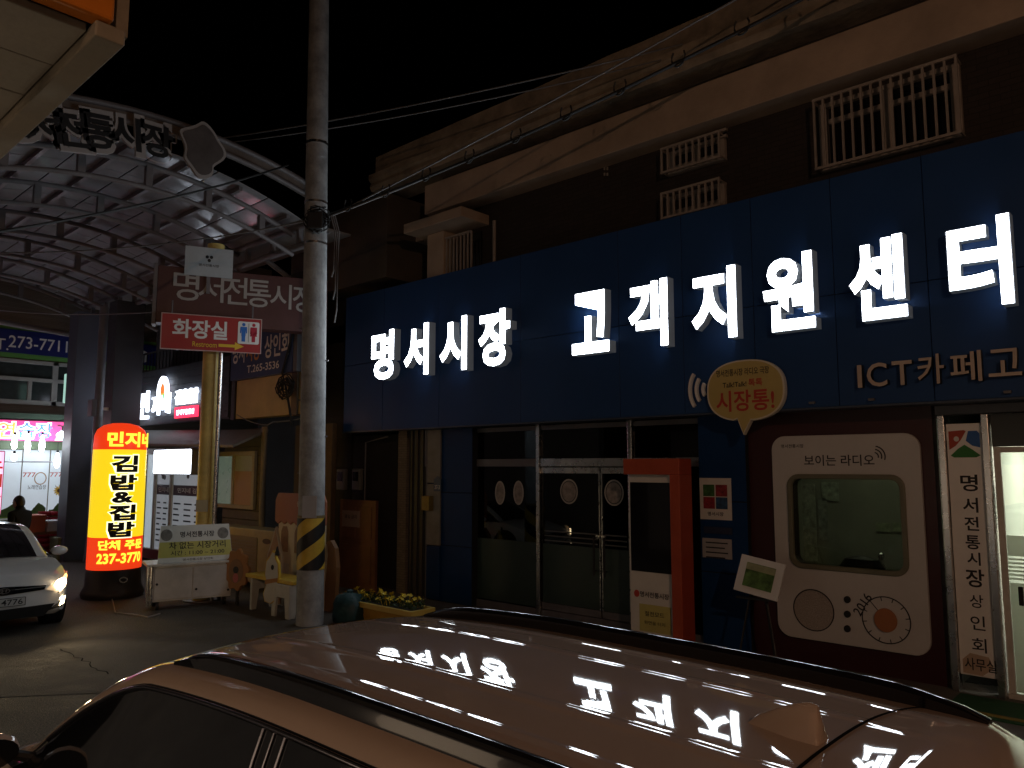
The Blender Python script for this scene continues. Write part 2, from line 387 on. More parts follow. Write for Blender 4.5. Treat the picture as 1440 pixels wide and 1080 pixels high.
# speech-bubble sign with sound arcs
bub = thing('speech_bubble_sign', 'yellow speech bubble sign with red lettering and white sound arcs on the fascia', 'sign', (-4.4, FY, 2.9))
c = pY(1048, 549, FY-.08); rx = (pY(1102, 549, FY-.08).x - pY(993, 549, FY-.08).x)/2; rz = .36
tail = [(c.x-.10, c.z-rz*.93), (c.x-.03, c.z-rz-.16), (c.x+.07, c.z-rz*.97)]
op = []
for i in range(48):
    t = 2*math.pi*i/48 - math.pi/2; e = .82
    op.append((c.x + rx*math.copysign(abs(math.cos(t))**e, math.cos(t)), c.z + rz*math.copysign(abs(math.sin(t))**e, math.sin(t))))
body = [p for p in op if not (p[1] < c.z and c.x-.1 < p[0] < c.x+.07)]
start = next(i for i, p in enumerate(body) if p[0] >= c.x+.07 and p[1] < c.z)
body = body[start:] + body[:start] + tail
build(MB().poly(body, (0, FY, 0), UX, .03, .10), 'plate', mat('bubble_edge', (.7, .66, .55), .5, var=0), bub)
sm = [((p[0]-c.x)*.955+c.x, (p[1]-c.z)*.95+c.z) for p in body]
build(MB().poly(sm, (0, FY, 0), UX, .101, .105), 'face', mat('bubble_yellow', (.55, .43, .15), .5, var=.08), bub)
Mr = mat('red_letter', (.5, .045, .03), .5, var=0)
build(MB().text('시장통!', (c.x, FY, c.z-.12), UX, .72, .25, bold=.02, d=.108), 'lettering', Mr, bub)
build(MB().text('Talk!Talk!', (c.x-.12, FY, c.z+.075), UX, .30, .06, bold=.012, d=.108), 'lettering', M_ink, bub)
build(MB().text('톡톡', (c.x+.14, FY, c.z+.085), UX, .17, .085, bold=.02, d=.108), 'lettering', Mr, bub)
build(MB().text('명서전통시장 라디오 극장', (c.x-.02, FY, c.z+.22), UX, .66, .085, bold=.012, d=.108), 'lettering', M_ink, bub)
for i, rr in enumerate((.30, .21, .12)):
    arc = MB(); n = 14; vs = []
    cx = c.x - rx + .02; cz = c.z + .05
    for k in range(n+1):
        t = R(180 - 38 + 76*k/n); vs.append((cx + rr*1.0*math.cos(t), cz + rr*1.15*math.sin(t)))
    inner = [(cx + (rr-.035)*math.cos(R(142+76*k/n)), cz + (rr-.035)*1.15*math.sin(R(142+76*k/n))) for k in range(n+1)]
    build(arc.poly(vs + inner[::-1], (0, FY, 0), UX, .02, .06), 'sound_arc', M_wtext, bub)

# ------------------------------------------------------------------ ground floor front
gf = thing('shop_front', 'dark ground floor front with glazed doors, navy pillars and steel posts under fascia', 'shop front', (-6, WY, 0))
def xa(u, v=700, y=WY): return pY(u, v, y).x
# pillars
def pillar(x0, x1, y0, name='pillar'):
    p = build(bx(x0, x1, y0, 9.6, .05, 2.96), name, M_seam, gf)
    for z0, z1 in ((.06, .98), (.99, 1.86), (1.87, 2.95)):
        build(bx(x0-.006, x1+.006, y0-.012, y0-.001, z0, z1), 'panel', M_blue2, p, bevel=.003, seg=1)
    return p
xL0, xL1 = xa(605, 700, 8.95), xa(664, 700, 8.95)
p1 = pillar(xL0, xL1, 8.95)
for z0, z1 in ((.08, .95), (.97, 2.0), (2.02, 2.93)):
    build(bx(xL0-.03, xL0+.30, 8.90, 8.936, z0, z1), 'pale_panel', mat('pale_panel', (.22, .22, .20), .5, var=.25) if z0 > .9 else M_blue2, p1, bevel=.004)
# number plate and meter box on the pillar
npx = xa(615, 680, 8.89)
nb = build(MB().poly([(-.09, -.12), (.09, -.12), (.09, .08), (0, .14), (-.09, .08)], (npx, 8.9, 2.0), UX, 0, .012), 'number_plate', mat('plate_blue', (.05, .09, .16), .4, var=0), p1)
build(MB().text('37-3', (npx, 8.9, 1.95), UX, .13, .07, bold=.01, d=.014), 'lettering', M_wtext, nb)
build(bx(xL0-.06, xL0+.14, 8.80, 8.9, 1.55, 1.80), 'meter_box', mat('brass_box', (.28, .22, .07), .4, var=.3, metal=.3), p1, bevel=.01)
x3a, x3b = xa(985, 700, 8.95), xa(1050, 700, 8.95)
p2 = pillar(x3a, x3b, 8.95)
# posts
px = [xa(670), xa(760), xa(890), x3a]
for x in (px[1], px[2]): build(bx(x-.035, x+.035, WY-.07, WY+.03, .05, 2.95), 'post', M_chrome, gf, bevel=.008)
build(bx(px[0]-.05, px[0]+.02, WY-.05, WY+.05, .05, 2.95), 'post', M_steel, gf)
# transoms / header bars
for i in range(3):
    a, b = px[i]+.04, px[i+1]-.04
    build(bx(a, b, WY-.05, WY+.03, 2.30, 2.42), 'transom', M_chrome if i else M_steel, gf, bevel=.005)
    build(bx(a, b, WY-.02, WY-.008, 2.42, 2.94), 'upper_pane', M_glassd, gf)
    build(bx(a, b, WY-.04, WY+.04, .05, .16), 'sill', M_steel, gf, bevel=.005)
    build(bx(a, b, WY-.045, WY+.02, 2.86, 2.93), 'head_rail', M_steel, gf)
fx = build(bx(px[0]+.03, px[1]-.04, WY-.015, WY-.003, .16, 2.30), 'fixed_pane', M_glassd, gf)
build(bx(px[0]+.05, px[1]-.06, WY-.021, WY-.017, .18, 1.14), 'frosted_film', mat('door_film', (.03, .058, .05), .5, var=.2), fx)
build(bx(px[2]+.04, px[3]-.04, WY-.015, WY-.003, .16, 2.30), 'fixed_pane', M_glassd, gf)
xm = xa(846); 
for (a, b, hs) in ((px[1]+.045, xm-.012, xm-.09), (xm+.012, px[2]-.045, xm+.09)):
    d = build(bx(a, b, WY-.018, WY-.004, .17, 2.29), 'door', M_glassd, gf)
    build(bx(a, b, WY-.03, WY+.01, .171, .27), 'bottom_rail', M_steel, d); build(bx(a, b, WY-.03, WY+.01, 2.20, 2.285), 'top_rail', M_chrome, d)
    e = xm-.03 if hs < xm else xm+.012; build(bx(e, e+.018, WY-.03, WY+.012, .27, 2.2), 'edge_stile', M_chrome, d)
    h = MB(); h.cyl((hs, WY-.08, .75), (hs, WY-.08, 1.30), .014, n=10)
    for z in (.82, 1.22): h.cyl((hs, WY-.08, z), (hs, WY-.015, z), .01, n=8)
    build(h, 'handle', M_black, d, smooth=40)
    build(MB().cyl((hs*.6+xm*.4, WY-.05, 1.30), (hs*.6+xm*.4, WY-.02, 1.30), .03, n=14), 'lock', M_chrome, d, smooth=40)
    cx = (a+b)/2 - .02
    st = build(MB().poly(ell(.165, .185), (cx, WY-.018, 1.93), UX, .001, .003), 'round_sticker', mat('sticker_white', (.45, .44, .42), .6, var=.1), d)
    build(MB().poly(ell(.145, .163), (cx, WY-.018, 1.93), UX, .0035, .004), 'sticker_ring', mat('sticker_dark', (.06, .06, .06), .6, var=0), st)
    build(MB().poly(ell(.13, .147), (cx, WY-.018, 1.93), UX, .0045, .005), 'sticker_face', mat('sticker_grey', (.33, .30, .28), .6, var=.5, scale=14), st)
    bnd = MB()
    for z in (1.18, 1.25, 1.32): bnd.box(a+.05, b-.05, WY-.0215, WY-.0195, z, z+.02)
    build(bx(a+.02, b-.02, WY-.0235, WY-.0195, .275, 1.14), 'frosted_film', mat('door_film', (.03, .058, .05), .5, var=.2), d)
    build(bnd, 'frosted_band', mat('frosted', (.09, .1, .1), .6, var=0), d)
for u in (703, 729):
    a = pY(u, 693, WY-.02)
    build(MB().poly(ell(.11, .19, 20), (a.x, WY-.016, a.z), UX, .001, .003), 'sticker', MATS['sticker_white'], fx)
    build(MB().poly(ell(.085, .165, 20), (a.x, WY-.016, a.z), UX, .0035, .004), 'sticker', MATS['sticker_grey'], fx)
# interior
build(bx(px[0], px[3], 12.4, 12.5, .05, 2.96), 'back_wall', M_dark, gf)
build(bx(xL0, 2, 9.62, 14, 2.955, 3.0), 'ceiling', M_dark, gf)
build(bx(px[0]-.1, px[0]-.02, 9.6, 12.4, .05, 2.95), 'inner_wall', M_dark, gf)
build(bx(xL0, 2, 9.41, 14, .02, .05), 'inner_floor', mat('tile_floor', (.12, .11, .1), .4, var=.2), gf)

# red photo kiosk: inverted-L frame round a white board with black screen
kx0, kx1 = pY(893, 650, 8.6).x, pY(957, 650, 8.6).x
ko = thing('display_kiosk', 'red inverted L frame with black screen and white base beside the glass doors', 'kiosk', ((kx0+kx1)/2, 8.5, .05))
kz = pY(930, 645, 8.5).z
build(bx(kx0, kx1+.14, 8.32, 8.62, kz-.2, kz), 'top_beam', M_red, ko, bevel=.008)
build(bx(kx1, kx1+.14, 8.32, 8.62, .05, kz-.2), 'side_post', M_red, ko, bevel=.008)
build(bx(kx0, kx1, 8.44, 8.58, .05, kz-.2), 'board', M_white, ko, bevel=.006)
build(bx(kx0+.03, kx1-.01, 8.425, 8.438, .98, kz-.30), 'screen', M_blackgloss, ko, bevel=.004)
build(MB().text('명서전통시장', (kx0+.36, 8.438, .70), UX, .42, .07, bold=.02, d=.003), 'lettering', M_ink, ko)
build(MB().poly(ell(.04, .045, 14), (kx0+.10, 8.438, .70), UX, .001, .003), 'emblem', Mr, ko)
nt_ = build(bx(kx0+.14, kx1-.09, 8.43, 8.438, .25, .58), 'notice', mat('notice_yellow', (.55, .5, .16), .6, var=.1), ko)
build(MB().text('절전모드', (kx0+.36, 8.43, .47), UX, .28, .06, bold=.01, d=.003), 'lettering', M_ink, nt_)
build(MB().text('화면을 터치', (kx0+.36, 8.43, .36), UX, .3, .045, bold=.005, d=.003), 'lettering', M_ink, nt_)

# posters on the pillar
def poster(u0, v0, u1, v1, name, m, y=8.93):
    a = pY(u0, v0, y); b = pY(u1, v1, y)
    return build(bx(a.x, b.x, y-.012, y, b.z, a.z), name, m, p2, bevel=.002), a, b
po, a, b = poster(984, 672, 1030, 732, 'poster', M_white)
cw = (b.x-a.x); cz = (a.z-b.z)
for (fx_, fz, c_) in ((.12, .56, (.05, .16, .04)), (.52, .56, (.3, .03, .04)), (.12, .26, (.3, .02, .03)), (.52, .26, (.03, .09, .2))):
    build(bx(a.x+cw*fx_, a.x+cw*(fx_+.36), 8.914, 8.9175, b.z+cz*fz, b.z+cz*(fz+.28)), 'picture', mat('pic%.2f%.2f' % (fx_, fz), c_, .5, var=.7, scale=20), po)
build(MB().text('명서시장', (a.x+cw*.5, 8.918, b.z+cz*.14), UX, cw*.5, .05, bold=.02, d=.003), 'lettering', M_ink, po)
po, a, b = poster(990, 740, 1030, 752, 'poster', mat('poster_navy', (.02, .03, .08), .5, var=.2))
po, a, b = poster(988, 756, 1030, 787, 'poster', mat('poster_grey', (.4, .4, .42), .5, var=.15))
for i in range(4): build(bx(a.x+.05, b.x-.05-.04*(i % 2), 8.914, 8.9175, a.z-.06-.06*i, a.z-.045-.06*i), 'text_line', M_ink, po)

# radio booth: maroon surround, white rounded panel with window, dial, speaker
rx0, rx1 = xa(1052, 750, WY), xa(1322, 750, WY)
rb = thing('radio_booth_front', 'white rounded radio shaped panel with window and dial in maroon surround', 'radio booth', ((rx0+rx1)/2, WY, .05))
a = pY(1085, 612, 8.97); b = pY(1303, 925, 8.97)
X0 = pY(1087, 700, 8.97).x; X1 = pY(1297, 700, 8.97).x; Z1 = 2.66; Z0 = .33
wa = pY(1110, 670, 8.97); wb = pY(1275, 808, 8.97); wcx = (wa.x+wb.x)/2; wcz = (wa.z+wb.z)/2; ww = wb.x-wa.x; wh = wa.z-wb.z
def frame_with_hole(outer, inner, o, ux, d0, d1):
    m = MB(); n = len(outer); o = Vector(o); nn = Vector(ux).cross(Z)
    for d in (d0, d1):
        for ring in (outer, inner):
            m.v += [o + Vector(ux)*p[0] + Z*p[1] + nn*d for p in ring]
    for i in range(n):
        j = (i+1) % n
        m.f += [(2*n+i, 2*n+j, 3*n+j, 3*n+i), (i, n+i, n+j, j), (i, j, 2*n+j, 2*n+i), (n+i, 3*n+i, 3*n+j, n+j)]
    return m
hole = rrect(ww, wh, .12, 6, wcx, wcz)
build(frame_with_hole(rrect(rx1-rx0, 2.9, .002, 6, (rx0+rx1)/2, 1.5), hole, (0, WY, 0), UX, -.1, .06), 'surround', M_maroon, rb)
build(frame_with_hole(rrect(X1-X0, Z1-Z0, .16, 6, (X0+X1)/2, (Z0+Z1)/2), hole, (0, WY, 0), UX, .065, .12), 'panel', mat('radio_panel_white', (.58, .58, .58), .45, var=.08, scale=2), rb, bevel=.006)
build(frame_with_hole(rrect(ww+.06, wh+.06, .14, 6, wcx, wcz), rrect(ww-.05, wh-.05, .1, 6, wcx, wcz), (0, WY, 0), UX, .1, .15), 'window_frame', mat('olive_frame', (.16, .16, .11), .4, var=.1), rb, bevel=.01)
build(MB().poly(rrect(ww, wh, .12, 6, wcx, wcz), (0, WY, 0), UX, .03, .04), 'window_pane', glass('booth_glass', (.66, .69, .6)), rb)
pf = WY-.12
build(MB().text('명서전통시장', (X0+.12, pf, Z1-.12), UX, .27, .045, bold=.015, d=.002, ax=0), 'lettering', M_ink, rb)
build(MB().text('보이는 라디오', (X0+.78, pf, Z1-.29), UX, .78, .125, bold=.012, d=.002), 'lettering', M_ink, rb)
wv = MB()
for rr in (.05, .085, .12):
    o1 = [(X0+1.17+rr*math.cos(R(t)), Z1-.25+rr*math.sin(R(t))) for t in range(-20, 81, 10)]
    o2 = [(X0+1.17+(rr-.013)*math.cos(R(t)), Z1-.25+(rr-.013)*math.sin(R(t))) for t in range(80, -21, -10)]
    wv.poly(o1+o2, (0, pf, 0), UX, .001, .003)
build(wv, 'wave_mark', M_ink, rb)
sc_ = pY(1144, 858, pf); dc = pY(1246, 872, pf)
ring = lambda cx, cz, r, t: frame_with_hole(ell(r, r, 40, cx, cz), ell(r-t, r-t, 40, cx, cz), (0, pf, 0), UX, .001, .004)
build(ring(sc_.x, sc_.z, .235, .012), 'speaker_ring', M_ink, rb)
build(MB().poly(ell(.222, .222, 40, sc_.x, sc_.z), (0, pf, 0), UX, .001, .003), 'speaker_mesh', mat('speaker_mesh', (.42, .38, .35), .7, var=.5, scale=90, bump=.4, bscale=120), rb)
for i in range(3):
    q = pY(1192, 843+i*20.5, pf); build(MB().poly(ell(.035, .038, 16, q.x, q.z), (0, pf, 0), UX, .001, .02), 'button', M_black, rb)
build(ring(dc.x, dc.z, .25, .012), 'dial_ring', M_ink, rb)
tk = MB()
for i in range(12):
    t = R(30*i+10); r0, r1 = (.12, .24) if i == 4 else (.2, .24); tt = Vector((-math.sin(t), 0, math.cos(t)))*.005
    p0 = Vector((dc.x+r0*math.cos(t), pf-.003, dc.z+r0*math.sin(t))); p1 = Vector((dc.x+r1*math.cos(t), pf-.003, dc.z+r1*math.sin(t)))
    tk.add([p0-tt, p1-tt, p1+tt, p0+tt], [(0, 1, 2, 3)])
build(tk, 'dial_ticks', M_ink, rb)
build(MB().poly(ell(.115, .125, 30, dc.x, dc.z), (0, pf, 0), UX, .001, .03), 'dial_knob', mat('dial_orange', (.42, .17, .07), .5, var=.1), rb, bevel=.004)
ang = R(58); build(MB().text('2016', pY(1213, 850, pf), Vector((math.cos(ang), 0, math.sin(ang))), .26, .1, bold=.012, d=.003, uy=Vector((-math.sin(ang), 0, math.cos(ang)))), 'lettering', M_ink, rb)
# booth interior: room, posters, desk things, added weak light panel
rm = thing('booth_room', 'dim greenish studio room behind the radio panel window', 'room', ((rx0+rx1)/2, 10.5, .05))
M_room = mat('room_wall', (.36, .36, .30), .8, var=.2, scale=2)
build(bx(rx0-.3, rx1, 11.6, 11.7, .05, 2.95), 'back_wall', M_room, rm)
build(bx(rx0-.38, rx0-.3, 9.3, 11.6, .05, 2.95), 'side_wall', M_room, rm); build(bx(rx1+.02, rx1+.08, 9.3, 11.6, .05, 2.95), 'side_wall', M_room, rm)
build(bx(rx0-.3, rx1, 9.5, 10.0, .95, 1.0), 'desk', mat('desk', (.2, .16, .1), .5, var=.2), rm)
for (u, v, u2, v2, c_) in ((1118, 680, 1150, 790, (.5, .5, .42)), (1150, 700, 1165, 760, (.4, .42, .38)), (1232, 735, 1252, 748, (.4, .45, .3)), (1255, 735, 1272, 748, (.4, .45, .3)), (1155, 678, 1180, 705, (.45, .5, .42))):
    a = pY(u, v, 11.58); b = pY(u2, v2, 11.58); build(bx(a.x, b.x, 11.57, 11.59, b.z, a.z), 'wall_poster', mat('wp%d' % u, c_, .6, var=.6, scale=12), rm)
ch = MB(); q = pY(1212, 790, 9.9); ch.lathe([(.02, 0), (.26, .02), (.27, .1), (.2, .2), (.05, .24)], (q.x, 9.9, .98), 20, 1, .4)
setp(build(ch, 'microphone_cushion', M_black, rm, smooth=40))
fillm = mat('booth_fill', (.9, 1, .7), .5, var=0, es=4, ecol=(.95, 1, .78))
build(bx((rx0+rx1)/2-.5, (rx0+rx1)/2+.5, 10.3, 10.6, 2.88, 2.93), 'ceiling_light', fillm, rm)  # added fill panel, stands in for light spilling from the office
# standing microphone
mc = MB(); q = pY(1246, 800, 9.7); mc.tube([(q.x, 9.7, 1.0), (q.x, 9.7, 1.12), (q.x-.03, 9.65, 1.2)], .012, 8); mc.lathe([(.01, 0), (.035, .02), (.035, .08), (.01, .1)], (q.x-.03, 9.65, 1.2), 12)
setp(build(mc, 'microphone', M_chrome, smooth=40), 'small silver desk microphone behind the radio booth window', 'microphone')

# vertical office sign between steel posts
vs_ = thing('vertical_office_sign', 'tall white vertical sign with black lettering and three colour emblem between steel posts', 'sign', (xa(1358), 8.95, .05))
vy = 8.98; a = pY(1330, 600, vy); b = pY(1380, 600, vy); vx0, vx1 = a.x, b.x
build(bx(vx0, vx1, vy, vy+.06, .22, 2.74), 'board', mat('sign_bright_white', (.85, .85, .84), .4, var=.05), vs_, bevel=.004)
for x in (vx0-.07, vx1+.004): build(bx(x, x+.065, vy-.05, vy+.12, .05, 2.83), 'post', M_chrome, vs_, bevel=.008)
build(bx(vx0-.08, 1.5, vy-.07, vy+.1, 2.835, 2.93), 'head_channel', M_steel, vs_, bevel=.006)
vc = (vx0+vx1)/2; W = vx1-vx0
zt = lambda v: pY(1358, v, vy).z
em = [([(-.14, .13), (.0, .14), (.02, .13), (-.03, .04), (-.08, -.02), (-.14, -.06)], (.42, .06, .03)),
      ([(.04, .13), (.12, .13), (.14, .1), (.14, -.04), (.07, -.02), (.015, .03)], (.03, .12, .4)),
      ([(-.13, -.12), (-.06, -.05), (0, -.01), (.07, -.06), (.14, -.12), (.1, -.14), (-.1, -.14)], (.03, .2, .04))]
for pts, c_ in em: build(MB().poly(pts, (vc, vy, zt(624)), UX, .001, .004), 'emblem', mat('em%.2f%.2f' % c_[:2], c_, .5, var=0), vs_)
build(MB().poly(ell(.025, .027, 14, vc-.07, zt(617)), (0, vy, 0), UX, .005, .006), 'emblem', M_white, vs_)
for ch, v, h in (('명', 679, .17), ('서', 710, .15), ('전', 736, .14), ('통', 762, .14), ('시', 785, .13), ('장', 812, .18), ('상', 844, .13), ('인', 874, .14), ('회', 905, .14)):
    build(MB().text(ch, (vc + .02, vy, zt(v)), UX, h*.92, h, bold=.018 if v < 830 else .008, d=.003), 'lettering', M_ink, vs_)
build(MB().text('사무실', (vc+.02, vy, zt(932)), UX, W*.85, .12, bold=.01, d=.006), 'lettering', M_ink, vs_)
build(MB().poly([(-W*.42, -.11), (W*.1, -.12), (W*.42, -.03), (W*.3, .07), (-W*.2, .09), (-W*.42, .02)], (vc, vy, zt(930)), UX, .001, .003), 'stained_patch', mat('peach_patch', (.55, .42, .32), .6, var=.2), vs_)

# lit office door
of = thing('lit_office', 'bright lit office entrance with frosted glass door beside vertical sign', 'office', (-1, WY, .05))
ox0 = vx1+.075
M_off = mat('office_wall', (.76, .76, .68), .7, var=.06)
build(bx(ox0, 1.5, 11.2, 11.3, .05, 2.9), 'back_wall', M_off, of)
build(bx(ox0-.06, ox0-.004, 9.2, 11.2, .05, 2.9), 'side_wall', M_off, of)
build(bx(ox0, 1.5, 9.3, 11.2, 2.72, 2.76), 'ceiling', M_off, of)
build(bx(ox0+.4, 1.2, 9.9, 10.7, 2.69, 2.715), 'ceiling_light', mat('office_light', (1, 1, .9), .5, var=0, es=12, ecol=(1, .99, .86)), of)
iw = build(bx(ox0+.15, ox0+.45, 11.17, 11.2, 1.55, 2.1), 'window', M_steel, of); build(bx(ox0+.19, ox0+.41, 11.155, 11.168, 1.59, 2.06), 'pane', mat('green_pane', (.12, .18, .14), .2, var=.1), iw)
build(bx(ox0, 1.5, vy+.05, vy+.11, 2.50, 2.83), 'transom_panel', mat('dark_transom', (.02, .025, .025), .3, var=0), of)
dr = MB(); dr.box(ox0+.005, ox0+.065, vy+.05, vy+.1, .1, 2.498); dr.box(ox0+.065, 1.4, vy+.05, vy+.1, 2.44, 2.497); dr.box(ox0, 1.5, vy+.03, vy+.12, .05, .1)
df = build(dr, 'door_frame', M_whitem, of, bevel=.004)
dg = build(bx(ox0+.066, 1.4, vy+.07, vy+.078, .1, 2.44), 'door', M_clear, of)
frm = mat('frosted_film', (.7, .74, .66), .5, var=0, trans=.6)
fb = MB(); fb.box(ox0+.07, 1.39, vy+.063, vy+.067, .12, 1.16); fb.box(ox0+.07, 1.39, vy+.063, vy+.067, 1.42, 1.62)
for i in range(6): fb.box(ox0+.07, 1.39, vy+.063, vy+.067, 1.19+i*.038, 1.21+i*.038)
build(fb, 'frosted_film', frm, dg)
build(MB().text('사 랑', (ox0+.34, vy+.06, 1.52), UX, .25, .08, d=.002), 'lettering', mat('grey_ink', (.3, .33, .3), .6, var=0), dg)
build(bx(ox0+.14, ox0+.18, vy+.03, vy+.06, .95, 1.13), 'handle', M_black, dg, bevel=.006)
mt = MB(); a = pZ(1340, 983, .05); mt.box(-2.05, .6, 8.15, 8.85, .05, .062)
mo = thing('door_mat', 'green door mat with yellow edge stripe outside the office', 'mat', (-1, 8.5, .05))
build(mt, 'mat_body', mat('green_mat', (.02, .11, .045), .9, var=.2, bump=.4, bscale=150), mo); build(bx(-2.05, .6, 8.22, 8.30, .0625, .066), 'stripe', mat('mat_stripe', (.3, .22, .04), .9, var=.2), mo)

# easel with framed picture
q = pY(1063, 812, 8.15)
es_ = thing('picture_easel', 'black folding easel holding small white framed green picture', 'easel', (q.x, 8.15, .05))
ln = MB(); zt_ = 1.28
build(MB().tube([(q.x-.02, 8.22, zt_), (q.x-.22, 8.05, .05)], .012, 8), 'leg', M_black, es_); build(MB().tube([(q.x+.02, 8.22, zt_), (q.x+.28, 8.05, .05)], .012, 8), 'leg', M_black, es_)
build(MB().tube([(q.x, 8.24, zt_), (q.x+.02, 8.55, .05)], .012, 8), 'leg', M_black, es_); build(bx(q.x-.2, q.x+.22, 8.06, 8.12, .86, .88), 'ledge', M_black, es_)
ef = thing('framed_picture', 'small white framed picture of green field on the easel', 'picture', (q.x, 8.1, .88))
tl = R(-9); uxe = Vector((math.cos(tl), .0, math.sin(tl))); upe = Vector((.1*0, .28, .96)).normalized(); upe = (upe - uxe*upe.dot(uxe)).normalized()
build(MB().poly(rrect(.5, .4, .004, 2, .02, .21), (q.x, 8.08, .9), uxe, 0, .025, uy=upe), 'frame', M_white, ef)
build(MB().poly(rrect(.33, .26, .004, 2, .02, .21), (q.x, 8.08, .9), uxe, .026, .03, uy=upe), 'picture', mat('field_print', (.10, .2, .05), .5, var=.8, scale=9), ef)
build(MB().poly(rrect(.33, .07, .004, 2, .02, .30), (q.x, 8.08, .9), uxe, .031, .033, uy=upe), 'sky_band', mat('field_sky', (.35, .36, .2), .5, var=.3), ef)

# ------------------------------------------------------------------ alley beside the building
al = thing('alley_wall', 'dark alley with brick pier and corrugated shutter left of the navy pillar', 'wall', (-11, 9.5, 0))
x0 = xa(560, 700, 9.0); x1 = xa(571, 700, 9.0)
build(bx(x0-.02, x1, 9.0, 9.4, .05, 2.95), 'brick_pier', M_brick2, al)
sh = MB(); xx = x1+.02; i = 0
while xx < xL0-.1:
    sh.box(xx, xx+.075, 9.05 + (.03 if i % 2 else 0), 9.12, .05, 2.95); xx += .075; i += 1
build(sh, 'shutter', mat('shutter_grey', (.05, .048, .046), .5, var=.3), al)
build(bx(-13, -9.9, 13, 13.1, 0, 5), 'back_wall', M_dark, al)
build(bx(-12.9, -12.75, 9.2, 13, 0, 4), 'side_wall', M_dark, al)
cdt = MB(); cdt.tube([(xL0-.06, 8.93, 2.95), (xL0-.06, 8.93, 1.2), (xL0-.06, 8.93, .05)], .02, 8); cdt.tube([(xL0-.12, 8.95, 2.95), (xL0-.12, 8.95, 2.3)], .025, 8)
build(cdt, 'conduit', M_steel, al)
# brown wooden door leaning in the alley
a = pY(474, 835, 8.7); b = pY(525, 835, 8.7); zt2 = pY(500, 703, 8.7).z
wd = thing('wooden_door', 'brown panelled wooden door with paper notice standing in the dark alley', 'door', ((a.x+b.x)/2, 8.75, 0))
build(bx(a.x, b.x, 8.72, 8.78, .05, zt2), 'leaf', M_wood, wd, bevel=.006)
for (fa, fb_, za, zb) in ((.1, .46, .98, zt2-.12), (.54, .9, .98, zt2-.12), (.1, .9, .18, .86)):
    build(bx(a.x+(b.x-a.x)*fa, a.x+(b.x-a.x)*fb_, 8.705, 8.722, za, zb), 'panel', M_wood, wd, bevel=.012)
nt2 = build(bx(a.x+.12, a.x+.66, 8.69, 8.704, zt2-.5, zt2-.2), 'notice', mat('notice_pink', (.36, .25, .2), .7, var=.1), wd)
build(MB().text('출입 금지', (a.x+.39, 8.69, zt2-.31), UX, .36, .07, bold=.01, d=.002), 'lettering', M_ink, nt2)
# electric meters
for u in (478, 500):
    a = pY(u, 675, 9.1); mo_ = thing('electric_meter', 'grey electric meter box on the alley wall, ' + ('next to the concrete pole' if u == 478 else 'next to the thin bracket arm'), 'meter', (a.x, 9.15, a.z-.2), group='alley meter boxes')
    build(bx(a.x-.13, a.x+.13, 9.1, 9.2, a.z-.2, a.z+.22), 'case', mat('meter_grey', (.16, .16, .15), .5, var=.2), mo_, bevel=.02); build(bx(a.x-.08, a.x+.08, 9.085, 9.099, a.z-.02, a.z+.16), 'window', M_blackgloss, mo_)
build(bx(-12.7, -10.9, 9.22, 9.3, .0, 2.9), 'meter_wall', M_dark, al)
pl = MB(); a = pY(513, 690, 8.85); pl.tube([(a.x, 8.85, 1.5), (a.x, 8.85, 2.75), (a.x+.6, 8.9, 2.85)], .015, 6); build(pl, 'bracket_arm', M_gcable, al)

# ------------------------------------------------------------------ utility pole
PX, PYY = -10.0, 6.55
up = thing('utility_pole', 'tall concrete utility pole with black and yellow hazard band', 'pole', (PX, PYY, 0))
ttl = Vector((HY, -HX, 0)); LN = -ttl*.0125
build(MB().cyl((PX, PYY, 0), Vector((PX, PYY, 11.5)) + LN*11.5, .20, .145, 32), 'shaft', M_pole, up, smooth=40)
def rad(z): return .20 - .055*z/11.5
# diagonal hazard stripes wrapped round the shaft as raised sheet
zb0, zb1 = pZ(437, 800, 0).z, 0
zlo = pP(437, 800, (PX, PYY, 0), Vector((HX, HY, 0))).z; zhi = pP(437, 728, (PX, PYY, 0), Vector((HX, HY, 0))).z
def wrap(z0, z1, col, name, off, stripes=0):
    n = 48; m = MB(); m2 = []
    P_ = lambda i, z, o_: Vector((PX+(rad(z)+o_)*math.cos(2*math.pi*i/n), PYY+(rad(z)+o_)*math.sin(2*math.pi*i/n), z)) + LN*z
    for i in range(n): m.add([P_(i, z0, off), P_(i+1, z0, off), P_(i+1, z1, off), P_(i, z1, off)], [(0, 1, 2, 3)])
    b0 = build(m, name, col, up, smooth=40)
    if stripes:
        per = .44
        for k in range(-3, 6):
            mm = MB()
            for i in range(n):
                lo = [z0 + per*(k + 2*j/n) for j in (i, i+1)]
                q = [(i, min(max(lo[0], z0), z1)), (i+1, min(max(lo[1], z0), z1)), (i+1, min(max(lo[1]+per*.5, z0), z1)), (i, min(max(lo[0]+per*.5, z0), z1))]
                if q[3][1]-q[0][1] > .001 or q[2][1]-q[1][1] > .001: mm.add([P_(j, z, off+.004) for j, z in q], [(0, 1, 2, 3)])
            if mm.f: build(mm, 'black_stripe', M_black, b0, smooth=40)
    return b0
wrap(zlo, zhi, M_yel, 'hazard_band', .006, 1)
wrap(zhi, zhi+.04, mat('tape_brown', (.2, .15, .06), .6, var=.3), 'tape', .009)
nrm = Vector((-HX, -HY, 0)); ttl = Vector((HY, -HX, 0))
pc = Vector((PX, PYY, 0)) + nrm*(.21)
build(MB().fbox(pc + Z*(zhi+.03), ttl, -.10, .11, -.02, .30, 0, .008), 'paper_notice', mat('paper', (.4, .4, .42), .7, var=.15), up)
